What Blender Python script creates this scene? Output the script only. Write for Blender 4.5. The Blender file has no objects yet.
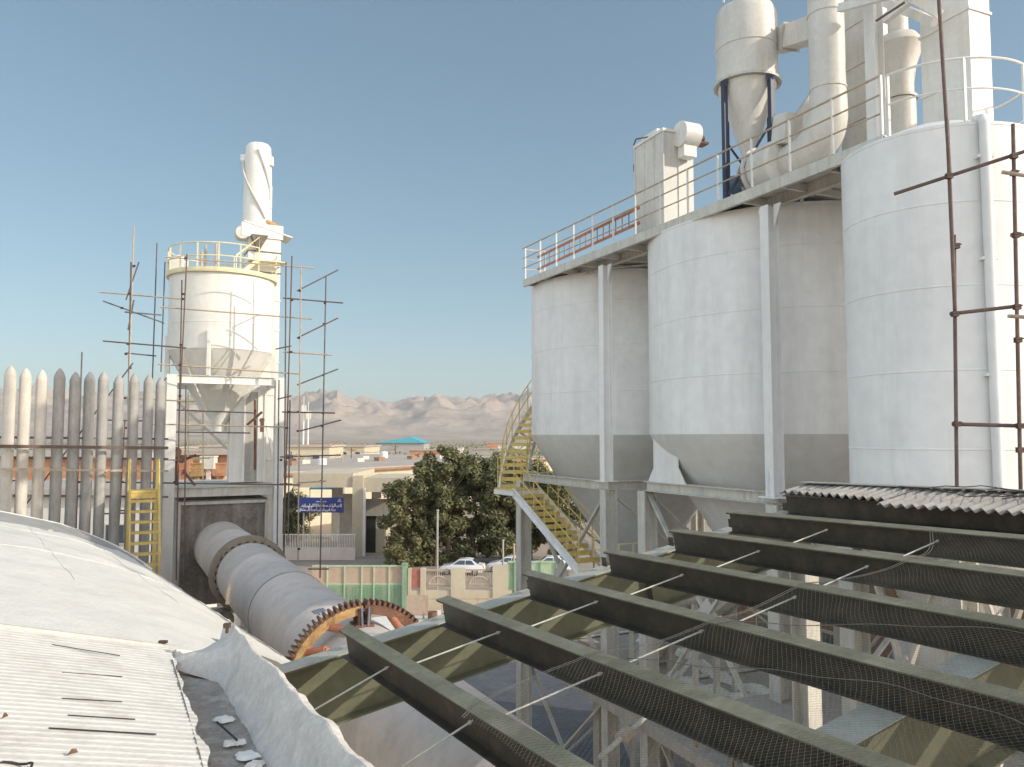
import bpy, math, random
from mathutils import Vector as V, noise, Matrix
random.seed(7)
PI = math.pi
H = 12.6                                   # eye height above the yard
# ------------------------------------------------------------------ camera, sky, sun
sc = bpy.context.scene
COL = sc.collection
FOC = 790.0
PITCH = math.atan(53 / FOC)
cam = bpy.data.objects.new('camera', bpy.data.cameras.new('camera'))
COL.objects.link(cam); sc.camera = cam
cam.location = (0, 0, H)
cam.rotation_euler = (PI / 2 + PITCH, 0, 0)
cam.data.sensor_fit = 'HORIZONTAL'; cam.data.sensor_width = 36
cam.data.lens = 36 * FOC / 1024
cam.data.clip_start = 0.1; cam.data.clip_end = 40000
SUN_AZ, SUN_EL = math.radians(108), math.radians(24)
SDIR = V((math.sin(SUN_AZ) * math.cos(SUN_EL), math.cos(SUN_AZ) * math.cos(SUN_EL), math.sin(SUN_EL)))
HAZE = 0.00008
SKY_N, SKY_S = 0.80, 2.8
w = bpy.data.worlds.new('World'); sc.world = w; w.use_nodes = True
nt = w.node_tree; nt.nodes.clear()
o_ = nt.nodes.new('ShaderNodeOutputWorld'); bg = nt.nodes.new('ShaderNodeBackground')
sky = nt.nodes.new('ShaderNodeTexSky'); sky.sky_type = 'NISHITA'; sky.sun_disc = False
sky.sun_elevation = SUN_EL; sky.sun_rotation = SUN_AZ
sky.air_density = 1.0; sky.dust_density = 1.6; sky.ozone_density = 1.0; sky.altitude = 900
# a dusty desert sky: softer towards the horizon, extra warm fill added behind the camera, dimmed ahead
gm = nt.nodes.new('ShaderNodeGamma'); gm.inputs[1].default_value = 0.72
hs = nt.nodes.new('ShaderNodeHueSaturation'); hs.inputs['Saturation'].default_value = 1.0; hs.inputs['Hue'].default_value = 0.492
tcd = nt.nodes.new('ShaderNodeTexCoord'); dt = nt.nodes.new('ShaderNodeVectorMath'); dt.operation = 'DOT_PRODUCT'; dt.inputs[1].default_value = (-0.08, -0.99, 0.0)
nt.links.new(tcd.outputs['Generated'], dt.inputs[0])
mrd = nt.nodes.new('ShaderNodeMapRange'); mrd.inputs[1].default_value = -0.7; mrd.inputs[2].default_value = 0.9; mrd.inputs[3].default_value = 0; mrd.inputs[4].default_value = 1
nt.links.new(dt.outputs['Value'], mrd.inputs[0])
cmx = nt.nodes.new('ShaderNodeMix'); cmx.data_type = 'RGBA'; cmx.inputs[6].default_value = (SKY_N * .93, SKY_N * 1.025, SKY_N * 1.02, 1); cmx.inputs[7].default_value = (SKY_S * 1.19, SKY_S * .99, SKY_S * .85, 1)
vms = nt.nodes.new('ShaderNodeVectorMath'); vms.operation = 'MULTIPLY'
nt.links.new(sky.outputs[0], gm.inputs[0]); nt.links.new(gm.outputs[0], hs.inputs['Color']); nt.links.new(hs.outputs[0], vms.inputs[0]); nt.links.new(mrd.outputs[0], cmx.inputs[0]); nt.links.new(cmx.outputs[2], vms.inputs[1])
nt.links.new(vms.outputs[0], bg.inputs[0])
bg.inputs[1].default_value = 0.15
nt.links.new(bg.outputs[0], o_.inputs[0])
sl = bpy.data.lights.new('sun', 'SUN'); sl.energy = 2.2; sl.angle = math.radians(0.6); sl.color = (1.0, 0.93, 0.80)
so = bpy.data.objects.new('sun', sl); COL.objects.link(so)
so.rotation_euler = SDIR.to_track_quat('Z', 'Y').to_euler(); so.location = (0, 0, 60)
sc.view_settings.view_transform = 'Standard'; sc.view_settings.look = 'None'
sc.view_settings.gamma = 1; sc.view_settings.exposure = 0.80
sc.render.engine = 'CYCLES'

# ------------------------------------------------------------------ helpers
# all coordinates below are relative to the eye; everything is raised by H at the end
cP, sP = math.cos(PITCH), math.sin(PITCH)
def ray(px, py):
    x = (px - 512) / FOC; h = (383.5 - py) / FOC
    return V((x, cP - h * sP, sP + h * cP))
def at(px, py, Y):
    r = ray(px, py); return r * (Y / r.y)
def atz(px, py, z):
    r = ray(px, py); return r * (z / r.z)
def az(deg):
    a = math.radians(deg); return V((math.sin(a), math.cos(a), 0))
Z = V((0, 0, 1)); G = -H

class MB:
    def __init__(s): s.v = []; s.f = []; s.sm = []
    def add(s, vs, fs, smooth=False):
        n = len(s.v); s.v += [V(p) for p in vs]; s.f += [tuple(i + n for i in f) for f in fs]; s.sm += [smooth] * len(fs)
        return s
    def box(s, c, size, ax=None):
        c = V(c); a = ax or (V((1, 0, 0)), V((0, 1, 0)), Z)
        e = [a[i] * (size[i] / 2) for i in range(3)]
        vs = [c + e[0] * i + e[1] * j + e[2] * k for i in (-1, 1) for j in (-1, 1) for k in (-1, 1)]
        return s.add(vs, [(0, 1, 3, 2), (4, 6, 7, 5), (0, 4, 5, 1), (2, 3, 7, 6), (0, 2, 6, 4), (1, 5, 7, 3)])
    def bar(s, p0, p1, wd, ht, up=Z, off=(0, 0)):
        p0 = V(p0); p1 = V(p1); d = (p1 - p0); L = d.length; d.normalize()
        sd = d.cross(up)
        if sd.length < 1e-4: sd = d.cross(V((1, 0, 0)))
        sd.normalize(); u_ = sd.cross(d).normalized()
        return s.box((p0 + p1) / 2 + sd * off[0] + u_ * off[1], (L, wd, ht), (d, sd, u_))
    def ibeam(s, p0, p1, wd, ht, tf=0.014, tw=0.01, up=Z):
        s.bar(p0, p1, wd, tf, up, (0, ht / 2 - tf / 2)); s.bar(p0, p1, wd, tf, up, (0, -ht / 2 + tf / 2))
        return s.bar(p0, p1, tw, ht - 2 * tf, up)
    def tube(s, p0, p1, r, n=8, r2=None, caps=True):
        return s.path([p0, p1], [r, r if r2 is None else r2], n, caps)
    def path(s, pts, r, n=8, caps=True, closed=False):
        pts = [V(p) for p in pts]; m = len(pts)
        rs = r if isinstance(r, (list, tuple)) else [r] * m
        vs = []; fs = []
        ref = None
        for i, p in enumerate(pts):
            if closed: t = pts[(i + 1) % m] - pts[i - 1]
            else: t = pts[min(i + 1, m - 1)] - pts[max(i - 1, 0)]
            t.normalize()
            if ref is None:
                ref = t.cross(Z)
                if ref.length < 1e-3: ref = t.cross(V((1, 0, 0)))
            ref = (ref - t * ref.dot(t)).normalized(); b = t.cross(ref)
            for k in range(n):
                a = 2 * PI * k / n
                vs.append(p + (ref * math.cos(a) + b * math.sin(a)) * rs[i])
        for i in range(m if closed else m - 1):
            j = (i + 1) % m
            for k in range(n):
                q = (k + 1) % n
                fs.append((i * n + k, i * n + q, j * n + q, j * n + k))
        s.add(vs, fs, True)
        if caps and not closed:
            b0 = len(s.v) - len(vs)
            s.f += [tuple(b0 + k for k in range(n))[::-1], tuple(b0 + (m - 1) * n + k for k in range(n))]; s.sm += [False, False]
        return s
    def lathe(s, prof, c, n=48, ax=None, a0=0, a1=2 * PI, smooth=True):
        c = V(c); a = ax or (V((1, 0, 0)), V((0, 1, 0)), Z)
        full = abs(a1 - a0 - 2 * PI) < 1e-6; cnt = n if full else n + 1
        vs = []; fs = []
        for (r, z) in prof:
            for k in range(cnt):
                t = a0 + (a1 - a0) * k / n
                vs.append(c + a[0] * (r * math.cos(t)) + a[1] * (r * math.sin(t)) + a[2] * z)
        for i in range(len(prof) - 1):
            for k in range(n):
                q = (k + 1) % cnt
                fs.append((i * cnt + k, i * cnt + q, (i + 1) * cnt + q, (i + 1) * cnt + k))
        return s.add(vs, fs, smooth)
    def build(s, name, mat, parent=None, base=None, label=None, cat=None, group=None, kind=None):
        me = bpy.data.meshes.new(name)
        if parent is not None:
            b = WL[parent.name]
        elif base is not None: b = V(base)
        else:
            xs = [p.x for p in s.v]; ys = [p.y for p in s.v]
            b = V(((min(xs) + max(xs)) / 2, (min(ys) + max(ys)) / 2, min(p.z for p in s.v)))
        me.from_pydata([p - b for p in s.v], [], s.f); me.update()
        me.polygons.foreach_set('use_smooth', s.sm)
        if any(s.sm):
            try: me.set_sharp_from_angle(angle=math.radians(38))
            except Exception: pass
        me.materials.append(mat)
        o = bpy.data.objects.new(name, me); COL.objects.link(o)
        if parent is not None:
            o.parent = parent; WL[o.name] = b.copy()
        else:
            o.location = b; WL[o.name] = b.copy()
        tag(o, label, cat, group, kind)
        return o
WL = {}
def tag(o, label=None, cat=None, group=None, kind=None):
    if label: o['label'] = label
    if cat: o['category'] = cat
    if group: o['group'] = group
    if kind: o['kind'] = kind
def thing(name, base, label, cat, group=None, kind=None):
    o = bpy.data.objects.new(name, None); COL.objects.link(o); o.location = V(base); o.empty_display_size = 0.2
    WL[o.name] = V(base); tag(o, label, cat, group, kind); return o
def copy_tree(o, loc, label=None, parent=None):
    c = o.copy(); COL.objects.link(c)
    if parent is None:
        c.location = loc
        if label: c['label'] = label
    else: c.parent = parent
    for ch in o.children: copy_tree(ch, None, None, c)
    return c

# ------------------------------------------------------------------ materials
def mat(name, col, rough=0.6, var=0.12, scale=1.5, dirt=None, dirt_amt=0.35, streak=0.0, bump=0.1, bscale=30, metal=0.0, spec=0.4, fine=8.0, stretch=None):
    m = bpy.data.materials.new(name); m.use_nodes = True; n = m.node_tree.nodes; l = m.node_tree.links
    b = n['Principled BSDF']; b.inputs['Roughness'].default_value = rough; b.inputs['Metallic'].default_value = metal
    b.inputs['Specular IOR Level'].default_value = spec
    g = n.new('ShaderNodeNewGeometry')
    mp = n.new('ShaderNodeMapping'); l.new(g.outputs['Position'], mp.inputs['Vector'])
    if stretch: mp.inputs['Scale'].default_value = stretch
    n1 = n.new('ShaderNodeTexNoise'); n1.inputs['Scale'].default_value = scale; n1.inputs['Detail'].default_value = 6; n1.inputs['Roughness'].default_value = 0.6
    n2 = n.new('ShaderNodeTexNoise'); n2.inputs['Scale'].default_value = scale * fine; n2.inputs['Detail'].default_value = 4
    l.new(mp.outputs[0], n1.inputs['Vector']); l.new(mp.outputs[0], n2.inputs['Vector'])
    r1 = n.new('ShaderNodeMapRange'); r1.inputs[1].default_value = 0.3; r1.inputs[2].default_value = 0.7
    r1.inputs[3].default_value = 1 - var; r1.inputs[4].default_value = 1 + var * 0.6; l.new(n1.outputs[0], r1.inputs[0])
    r2 = n.new('ShaderNodeMapRange'); r2.inputs[1].default_value = 0.3; r2.inputs[2].default_value = 0.7
    r2.inputs[3].default_value = 1 - var * 0.5; r2.inputs[4].default_value = 1 + var * 0.3; l.new(n2.outputs[0], r2.inputs[0])
    mu = n.new('ShaderNodeMath'); mu.operation = 'MULTIPLY'; l.new(r1.outputs[0], mu.inputs[0]); l.new(r2.outputs[0], mu.inputs[1])
    vm = n.new('ShaderNodeVectorMath'); vm.operation = 'SCALE'; vm.inputs[0].default_value = col; l.new(mu.outputs[0], vm.inputs['Scale'])
    out = vm.outputs[0]
    if dirt:
        ms = n.new('ShaderNodeMapping'); l.new(g.outputs['Position'], ms.inputs['Vector'])
        ms.inputs['Scale'].default_value = (1, 1, 0.12 if streak else 1)
        n3 = n.new('ShaderNodeTexNoise'); n3.inputs['Scale'].default_value = scale * (3 if streak else 1.7); n3.inputs['Detail'].default_value = 8; n3.inputs['Roughness'].default_value = 0.7
        l.new(ms.outputs[0], n3.inputs['Vector'])
        r3 = n.new('ShaderNodeMapRange'); r3.inputs[1].default_value = 0.48; r3.inputs[2].default_value = 0.75
        r3.inputs[3].default_value = 0; r3.inputs[4].default_value = dirt_amt; l.new(n3.outputs[0], r3.inputs[0])
        mx = n.new('ShaderNodeMix'); mx.data_type = 'RGBA'; l.new(r3.outputs[0], mx.inputs[0]); l.new(out, mx.inputs[6])
        mx.inputs[7].default_value = (*dirt, 1); out = mx.outputs[2]
    l.new(out, b.inputs['Base Color'])
    if bump:
        bp = n.new('ShaderNodeBump'); bp.inputs['Strength'].default_value = bump; bp.inputs['Distance'].default_value = 0.02
        nb = n.new('ShaderNodeTexNoise'); nb.inputs['Scale'].default_value = bscale; nb.inputs['Detail'].default_value = 5
        l.new(mp.outputs[0], nb.inputs['Vector']); l.new(nb.outputs[0], bp.inputs['Height']); l.new(bp.outputs[0], b.inputs['Normal'])
    return m
M = {}
M['silo'] = mat('silo_paint', (0.79, 0.775, 0.755), 0.6, 0.08, 0.45, (0.52, 0.495, 0.46), 0.5, 1, 0.25, 1.3)
M['hopper'] = mat('hopper_paint', (0.60, 0.585, 0.565), 0.55, 0.08, 0.4, (0.38, 0.35, 0.31), 0.4, 1, 0.2, 1.5)
M['white'] = mat('white_paint', (0.76, 0.74, 0.69), 0.5, 0.07, 1.2, (0.45, 0.38, 0.30), 0.35, 1, 0.15, 6)
M['cream'] = mat('cream_paint', (0.65, 0.62, 0.565), 0.5, 0.09, 1.1, (0.42, 0.34, 0.25), 0.45, 1, 0.15, 6)
M['steel_w'] = mat('worn_steel_paint', (0.58, 0.56, 0.50), 0.55, 0.12, 2.0, (0.25, 0.17, 0.11), 0.5, 1, 0.15, 12)
M['tank'] = mat('tank_paint', (0.78, 0.75, 0.68), 0.5, 0.06, 0.7, (0.5, 0.43, 0.35), 0.35, 1, 0.15, 3)
M['yellow'] = mat('yellow_paint', (0.68, 0.50, 0.16), 0.5, 0.15, 3, (0.40, 0.25, 0.12), 0.5, 0, 0.1, 20)
M['yellowpale'] = mat('faded_yellow_paint', (0.76, 0.68, 0.42), 0.55, 0.12, 3, (0.60, 0.54, 0.42), 0.6, 0, 0.1, 20)
M['ochre'] = mat('ochre_primer', (0.46, 0.29, 0.12), 0.6, 0.25, 4, (0.18, 0.08, 0.045), 0.9, 0, 0.2, 25)
M['rust'] = mat('rusty_iron', (0.17, 0.085, 0.055), 0.8, 0.3, 5, (0.30, 0.17, 0.10), 0.6, 0, 0.4, 40)
M['rustpipe'] = mat('rusty_scaffold_pipe', (0.165, 0.11, 0.088), 0.75, 0.3, 2.5, (0.10, 0.09, 0.10), 0.8, 0, 0.2, 40)
M['palepipe'] = mat('pale_scaffold_pipe', (0.50, 0.40, 0.29), 0.7, 0.2, 2.5, (0.30, 0.17, 0.11), 0.8, 0, 0.2, 40)
M['darkpipe'] = mat('dark_scaffold_pipe', (0.14, 0.13, 0.14), 0.65, 0.3, 2.5, (0.20, 0.12, 0.09), 0.6, 0, 0.2, 40)
M['clamp'] = mat('clamp_iron', (0.10, 0.06, 0.045), 0.7, 0.3, 8, None)
M['orange'] = mat('orange_paint', (0.48, 0.19, 0.10), 0.55, 0.2, 4, (0.3, 0.1, 0.06), 0.5, 0, 0.1, 20)
M['olive'] = mat('olive_primer', (0.125, 0.13, 0.078), 0.55, 0.16, 1.6, (0.20, 0.18, 0.12), 0.55, 0, 0.12, 14)
M['olivedark'] = mat('shaded_olive_paint', (0.045, 0.040, 0.029), 0.5, 0.25, 2.2, (0.14, 0.095, 0.06), 0.55, 0, 0.12, 14)  # purlin sides: their shade is put into a darker olive
M['dusty'] = mat('lit_olive_flange', (0.16, 0.155, 0.105), 0.65, 0.2, 2.0, (0.30, 0.28, 0.22), 0.6, 0, 0.15, 14)  # purlin tops: low sun put into a lighter olive
M['litpale'] = mat('lit_pale_flange', (0.46, 0.445, 0.37), 0.65, 0.15, 2.0, (0.22, 0.21, 0.16), 0.5, 0, 0.15, 14)  # girder tops: sunlight put into a paler colour
M['rod'] = mat('sag_rod_metal', (0.55, 0.54, 0.46), 0.5, 0.15, 5, (0.2, 0.15, 0.1), 0.4)
M['net'] = mat('galvanised_wire', (0.11, 0.105, 0.085), 0.7, 0.15, 5, None, bump=0)
M['roofw'] = mat('whitewashed_roof', (0.73, 0.70, 0.63), 0.8, 0.08, 0.9, (0.50, 0.46, 0.40), 0.45, 0, 0.5, 22)
M['roofg'] = mat('grey_roof_strip', (0.36, 0.345, 0.32), 0.8, 0.1, 2, (0.5, 0.47, 0.43), 0.5, 0, 0.3, 20)
M['corrw'] = mat('whitewashed_sheet', (0.64, 0.615, 0.555), 0.75, 0.08, 1.6, (0.34, 0.30, 0.25), 0.55, 0, 0.4, 25, stretch=(1, 1, 1))
M['foam'] = mat('cement_coating', (0.60, 0.56, 0.51), 0.85, 0.14, 4.5, (0.78, 0.72, 0.62), 0.8, 0, 0.9, 12)
M['gutter'] = mat('dirty_gutter', (0.34, 0.30, 0.26), 0.9, 0.25, 5, (0.55, 0.52, 0.46), 0.8, 0, 0.8, 18)
M['kiln'] = mat('kiln_shell_steel', (0.60, 0.53, 0.475), 0.75, 0.10, 1.0, (0.36, 0.31, 0.27), 0.5, 0, 0.25, 5)
M['ring'] = mat('oily_ring_steel', (0.26, 0.21, 0.155), 0.5, 0.2, 2, (0.14, 0.10, 0.07), 0.5)
M['hood'] = mat('stained_steel_plate', (0.21, 0.18, 0.155), 0.6, 0.4, 0.9, (0.42, 0.40, 0.37), 0.5, 1, 0.2, 8)
M['bluelegs'] = mat('navy_steel_paint', (0.035, 0.05, 0.09), 0.5, 0.2, 3, (0.12, 0.07, 0.05), 0.4)
M['corrr'] = mat('old_corrugated_sheet', (0.33, 0.31, 0.28), 0.8, 0.2, 1.5, (0.19, 0.15, 0.12), 0.75, 0, 0.3, 20)
M['concrete'] = mat('concrete', (0.42, 0.385, 0.335), 0.9, 0.15, 1.0, (0.2, 0.17, 0.14), 0.5, 1, 0.5, 10)
M['pipegrey'] = mat('grey_pipe_paint', (0.36, 0.34, 0.31), 0.65, 0.12, 2, (0.60, 0.56, 0.50), 0.55, 1, 0.2, 15)
M['pipewhite'] = mat('dusty_pipe_paint', (0.62, 0.57, 0.49), 0.7, 0.1, 2, (0.35, 0.31, 0.27), 0.5, 1, 0.2, 15)
M['brick'] = mat('brick_masonry', (0.30, 0.17, 0.11), 0.9, 0.25, 2.5, (0.42, 0.33, 0.25), 0.6, 0, 0.6, 25)
M['brickorange'] = mat('orange_brick', (0.52, 0.25, 0.13), 0.9, 0.25, 1.5, (0.55, 0.44, 0.32), 0.6, 0, 0.4, 15)
M['plaster'] = mat('cream_plaster', (0.56, 0.49, 0.36), 0.85, 0.08, 0.3, (0.40, 0.33, 0.24), 0.4, 1, 0.2, 6)
M['wallwhite'] = mat('white_plaster', (0.68, 0.63, 0.57), 0.85, 0.08, 0.4, (0.48, 0.42, 0.36), 0.4, 1, 0.2, 6)
M['farroof'] = mat('dusty_flat_roof', (0.45, 0.39, 0.33), 0.9, 0.12, 0.12, (0.30, 0.25, 0.2), 0.5, 0, 0.2, 3)
M['dark'] = mat('dark_opening', (0.03, 0.028, 0.025), 0.6, 0.2, 1)
M['glass'] = mat('window_glass', (0.05, 0.07, 0.08), 0.12, 0.1, 1, spec=0.8, bump=0)
M['greenm'] = mat('green_sheet_paint', (0.26, 0.40, 0.26), 0.55, 0.15, 0.8, (0.48, 0.47, 0.37), 0.75, 1, 0.2, 8)
M['greenpale'] = mat('pale_green_paint', (0.42, 0.54, 0.36), 0.55, 0.1, 0.8, (0.58, 0.56, 0.44), 0.7, 1, 0.2, 8)
M['pink'] = mat('faded_pink_panel', (0.50, 0.36, 0.28), 0.7, 0.12, 0.8, (0.42, 0.46, 0.32), 0.6, 1, 0.2, 8)
M['bluesign'] = mat('blue_sign_face', (0.035, 0.06, 0.22), 0.45, 0.08, 1, bump=0)
M['lettering'] = mat('white_lettering', (0.75, 0.75, 0.75), 0.5, 0.03, 1, bump=0)
M['blueroof'] = mat('blue_roof_sheet', (0.10, 0.38, 0.48), 0.5, 0.08, 0.05, bump=0)
M['carpaint'] = mat('white_car_paint', (0.75, 0.75, 0.74), 0.25, 0.03, 1, None, bump=0, spec=0.6)
M['tyre'] = mat('tyre_rubber', (0.03, 0.03, 0.03), 0.8, 0.1, 3, bump=0)
M['rim'] = mat('wheel_rim', (0.4, 0.4, 0.4), 0.4, 0.1, 3, bump=0, metal=0.6)
M['bark'] = mat('bark', (0.16, 0.115, 0.08), 0.9, 0.2, 3, bump=0.4)
M['slate'] = mat('dark_blue_grey', (0.10, 0.105, 0.12), 0.75, 0.25, 0.5, (0.18, 0.18, 0.20), 0.6, 0, 0.4, 6)
M['tarp'] = mat('white_tarpaulin', (0.78, 0.76, 0.70), 0.7, 0.08, 2, (0.5, 0.42, 0.34), 0.4, 0, 0.3, 10)
M['red'] = mat('red_paint', (0.42, 0.16, 0.13), 0.6, 0.2, 3)
M['motorblue'] = mat('grey_blue_motor', (0.16, 0.20, 0.26), 0.5, 0.2, 3)
def leafmat(name, c1, c2):
    m = bpy.data.materials.new(name); m.use_nodes = True; n = m.node_tree.nodes; l = m.node_tree.links
    b = n['Principled BSDF']; b.inputs['Roughness'].default_value = 0.6; b.inputs['Specular IOR Level'].default_value = 0.25
    g = n.new('ShaderNodeNewGeometry'); t = n.new('ShaderNodeTexNoise'); t.inputs['Scale'].default_value = 0.9; t.inputs['Detail'].default_value = 4
    l.new(g.outputs['Position'], t.inputs['Vector'])
    ad = n.new('ShaderNodeMath'); ad.operation = 'MULTIPLY_ADD'; l.new(g.outputs['Random Per Island'], ad.inputs[0]); ad.inputs[1].default_value = 0.5
    mr = n.new('ShaderNodeMapRange'); mr.inputs[1].default_value = 0.35; mr.inputs[2].default_value = 0.65; mr.inputs[3].default_value = -0.1; mr.inputs[4].default_value = 0.6
    l.new(t.outputs[0], mr.inputs[0]); l.new(mr.outputs[0], ad.inputs[2])
    cr = n.new('ShaderNodeMix'); cr.data_type = 'RGBA'; cr.inputs[6].default_value = (*c1, 1); cr.inputs[7].default_value = (*c2, 1)
    l.new(ad.outputs[0], cr.inputs[0]); l.new(cr.outputs[2], b.inputs['Base Color'])
    tr = n.new('ShaderNodeBsdfTranslucent'); l.new(cr.outputs[2], tr.inputs[0]); ms = n.new('ShaderNodeMixShader'); ms.inputs[0].default_value = 0.25
    l.new(b.outputs[0], ms.inputs[1]); l.new(tr.outputs[0], ms.inputs[2]); l.new(ms.outputs[0], n['Material Output'].inputs[0])
    return m
M['leaf'] = leafmat('leaf_green', (0.07, 0.078, 0.038), (0.24, 0.235, 0.11))
M['leaflight'] = leafmat('leaf_light_green', (0.10, 0.105, 0.05), (0.28, 0.27, 0.13))

# ground and mountains: sandy materials with big patches
def sand(name, c1, c2, c3, s1, s2):
    m = bpy.data.materials.new(name); m.use_nodes = True; n = m.node_tree.nodes; l = m.node_tree.links
    b = n['Principled BSDF']; b.inputs['Roughness'].default_value = 0.95; b.inputs['Specular IOR Level'].default_value = 0.1
    g = n.new('ShaderNodeNewGeometry')
    a = n.new('ShaderNodeTexNoise'); a.inputs['Scale'].default_value = s1; a.inputs['Detail'].default_value = 8; a.inputs['Roughness'].default_value = 0.65
    c = n.new('ShaderNodeTexNoise'); c.inputs['Scale'].default_value = s2; c.inputs['Detail'].default_value = 8; c.inputs['Roughness'].default_value = 0.7
    l.new(g.outputs['Position'], a.inputs['Vector']); l.new(g.outputs['Position'], c.inputs['Vector'])
    r = n.new('ShaderNodeValToRGB'); r.color_ramp.elements[0].position = 0.38; r.color_ramp.elements[1].position = 0.62
    r.color_ramp.elements[0].color = (*c1, 1); r.color_ramp.elements[1].color = (*c2, 1); l.new(a.outputs[0], r.inputs[0])
    mr = n.new('ShaderNodeMapRange'); mr.inputs[1].default_value = 0.5; mr.inputs[2].default_value = 0.72; l.new(c.outputs[0], mr.inputs[0]); mr.inputs[4].default_value = 0.7
    mx = n.new('ShaderNodeMix'); mx.data_type = 'RGBA'; l.new(mr.outputs[0], mx.inputs[0]); l.new(r.outputs[0], mx.inputs[6]); mx.inputs[7].default_value = (*c3, 1)
    l.new(mx.outputs[2], b.inputs['Base Color'])
    bp = n.new('ShaderNodeBump'); bp.inputs['Strength'].default_value = 0.4; bp.inputs['Distance'].default_value = 0.05; l.new(c.outputs[0], bp.inputs['Height']); l.new(bp.outputs[0], b.inputs['Normal'])
    return m
M['ground'] = sand('sandy_ground', (0.34, 0.27, 0.20), (0.42, 0.345, 0.26), (0.24, 0.19, 0.14), 0.02, 0.35)
M['yard'] = sand('dusty_yard', (0.32, 0.28, 0.23), (0.46, 0.41, 0.34), (0.20, 0.17, 0.14), 0.15, 1.5)
M['street'] = mat('dusty_asphalt', (0.34, 0.30, 0.25), 0.9, 0.15, 0.3, (0.34, 0.29, 0.23), 0.6, 0, 0.3, 8)
M['rock'] = sand('mountain_rock', (0.36, 0.285, 0.225), (0.46, 0.375, 0.295), (0.25, 0.195, 0.155), 0.004, 0.02)

# ------------------------------------------------------------------ ground, mountains
g = MB(); S = 16000
g.add([(-S, -S, G), (S, -S, G), (S, S, G), (-S, S, G)], [(0, 1, 2, 3)])
g.build('ground', M['ground'], base=(0, 0, G), kind='structure')
g = MB(); g.add([(-30, 2, G + .004), (60, 2, G + .004), (60, 60, G + .004), (-40, 60, G + .004)], [(0, 1, 2, 3)])
g.build('factory_yard', M['yard'], base=(0, 30, G), kind='structure')
g = MB(); g.add([(-90, 64, G + .004), (120, 64, G + .004), (120, 83, G + .004), (-90, 83, G + .004)], [(0, 1, 2, 3)])
g.build('road', M['street'], base=(0, 70, G), kind='structure')
g = MB(); g.box((15, 83.2, G + .07), (210, .3, .14)); g.build('kerb', M['concrete'], kind='structure')
g = MB(); nx, ny = 640, 90; vs = []; fs = []
def ridge_h(t):      # skyline height in pixels above the horizon, by picture column
    P = [(-700, 30), (0, 46), (150, 38), (300, 42), (330, 42), (360, 33), (400, 31), (440, 38), (470, 34), (500, 38), (560, 44), (700, 50), (1100, 40), (1700, 45)]
    for (a, b), (c, d) in zip(P, P[1:]):
        if a <= t <= c: k = (t - a) / (c - a); k = k * k * (3 - 2 * k); return 6 + 1.08 * (b + (d - b) * k)
    return 35
for j in range(ny):
    d = 3600 + 3600 * j / (ny - 1)
    for i in range(nx):
        px = -250 + 1550 * i / (nx - 1)
        x = (px - 512) / FOC * d
        k = j / (ny - 1)
        prof = max(0, math.sin(min(1, k * 1.25) * PI / 2)) ** 2.2 if k < 0.8 else 1 - (k - 0.8) * 2
        nz = noise.ridged_multi_fractal(V((x / 520, d / 520, 3.1)), 1.0, 2.1, 6, 1.0, 2.0) / 2.2
        n2 = noise.fractal(V((x / 260, d / 260, 9)), 1.0, 2.0, 6); n3 = noise.ridged_multi_fractal(V((x / 150, d / 420, 5)), .9, 2.1, 5, 1.0, 2.0) / 2.2 - .5
        hh = ridge_h(px) / FOC * 6400 * prof * (0.50 + 0.60 * nz + 0.16 * n2 * prof + 0.13 * n3 * (0.25 + prof * .75))
        vs.append((x, d, G - 6 + max(0, hh)))
for j in range(ny - 1):
    for i in range(nx - 1):
        a = j * nx + i; fs.append((a, a + 1, a + nx + 1, a + nx))
g.add(vs, fs, True); g.build('mountains', M['rock'], base=(0, 5000, G), kind='structure')

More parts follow.
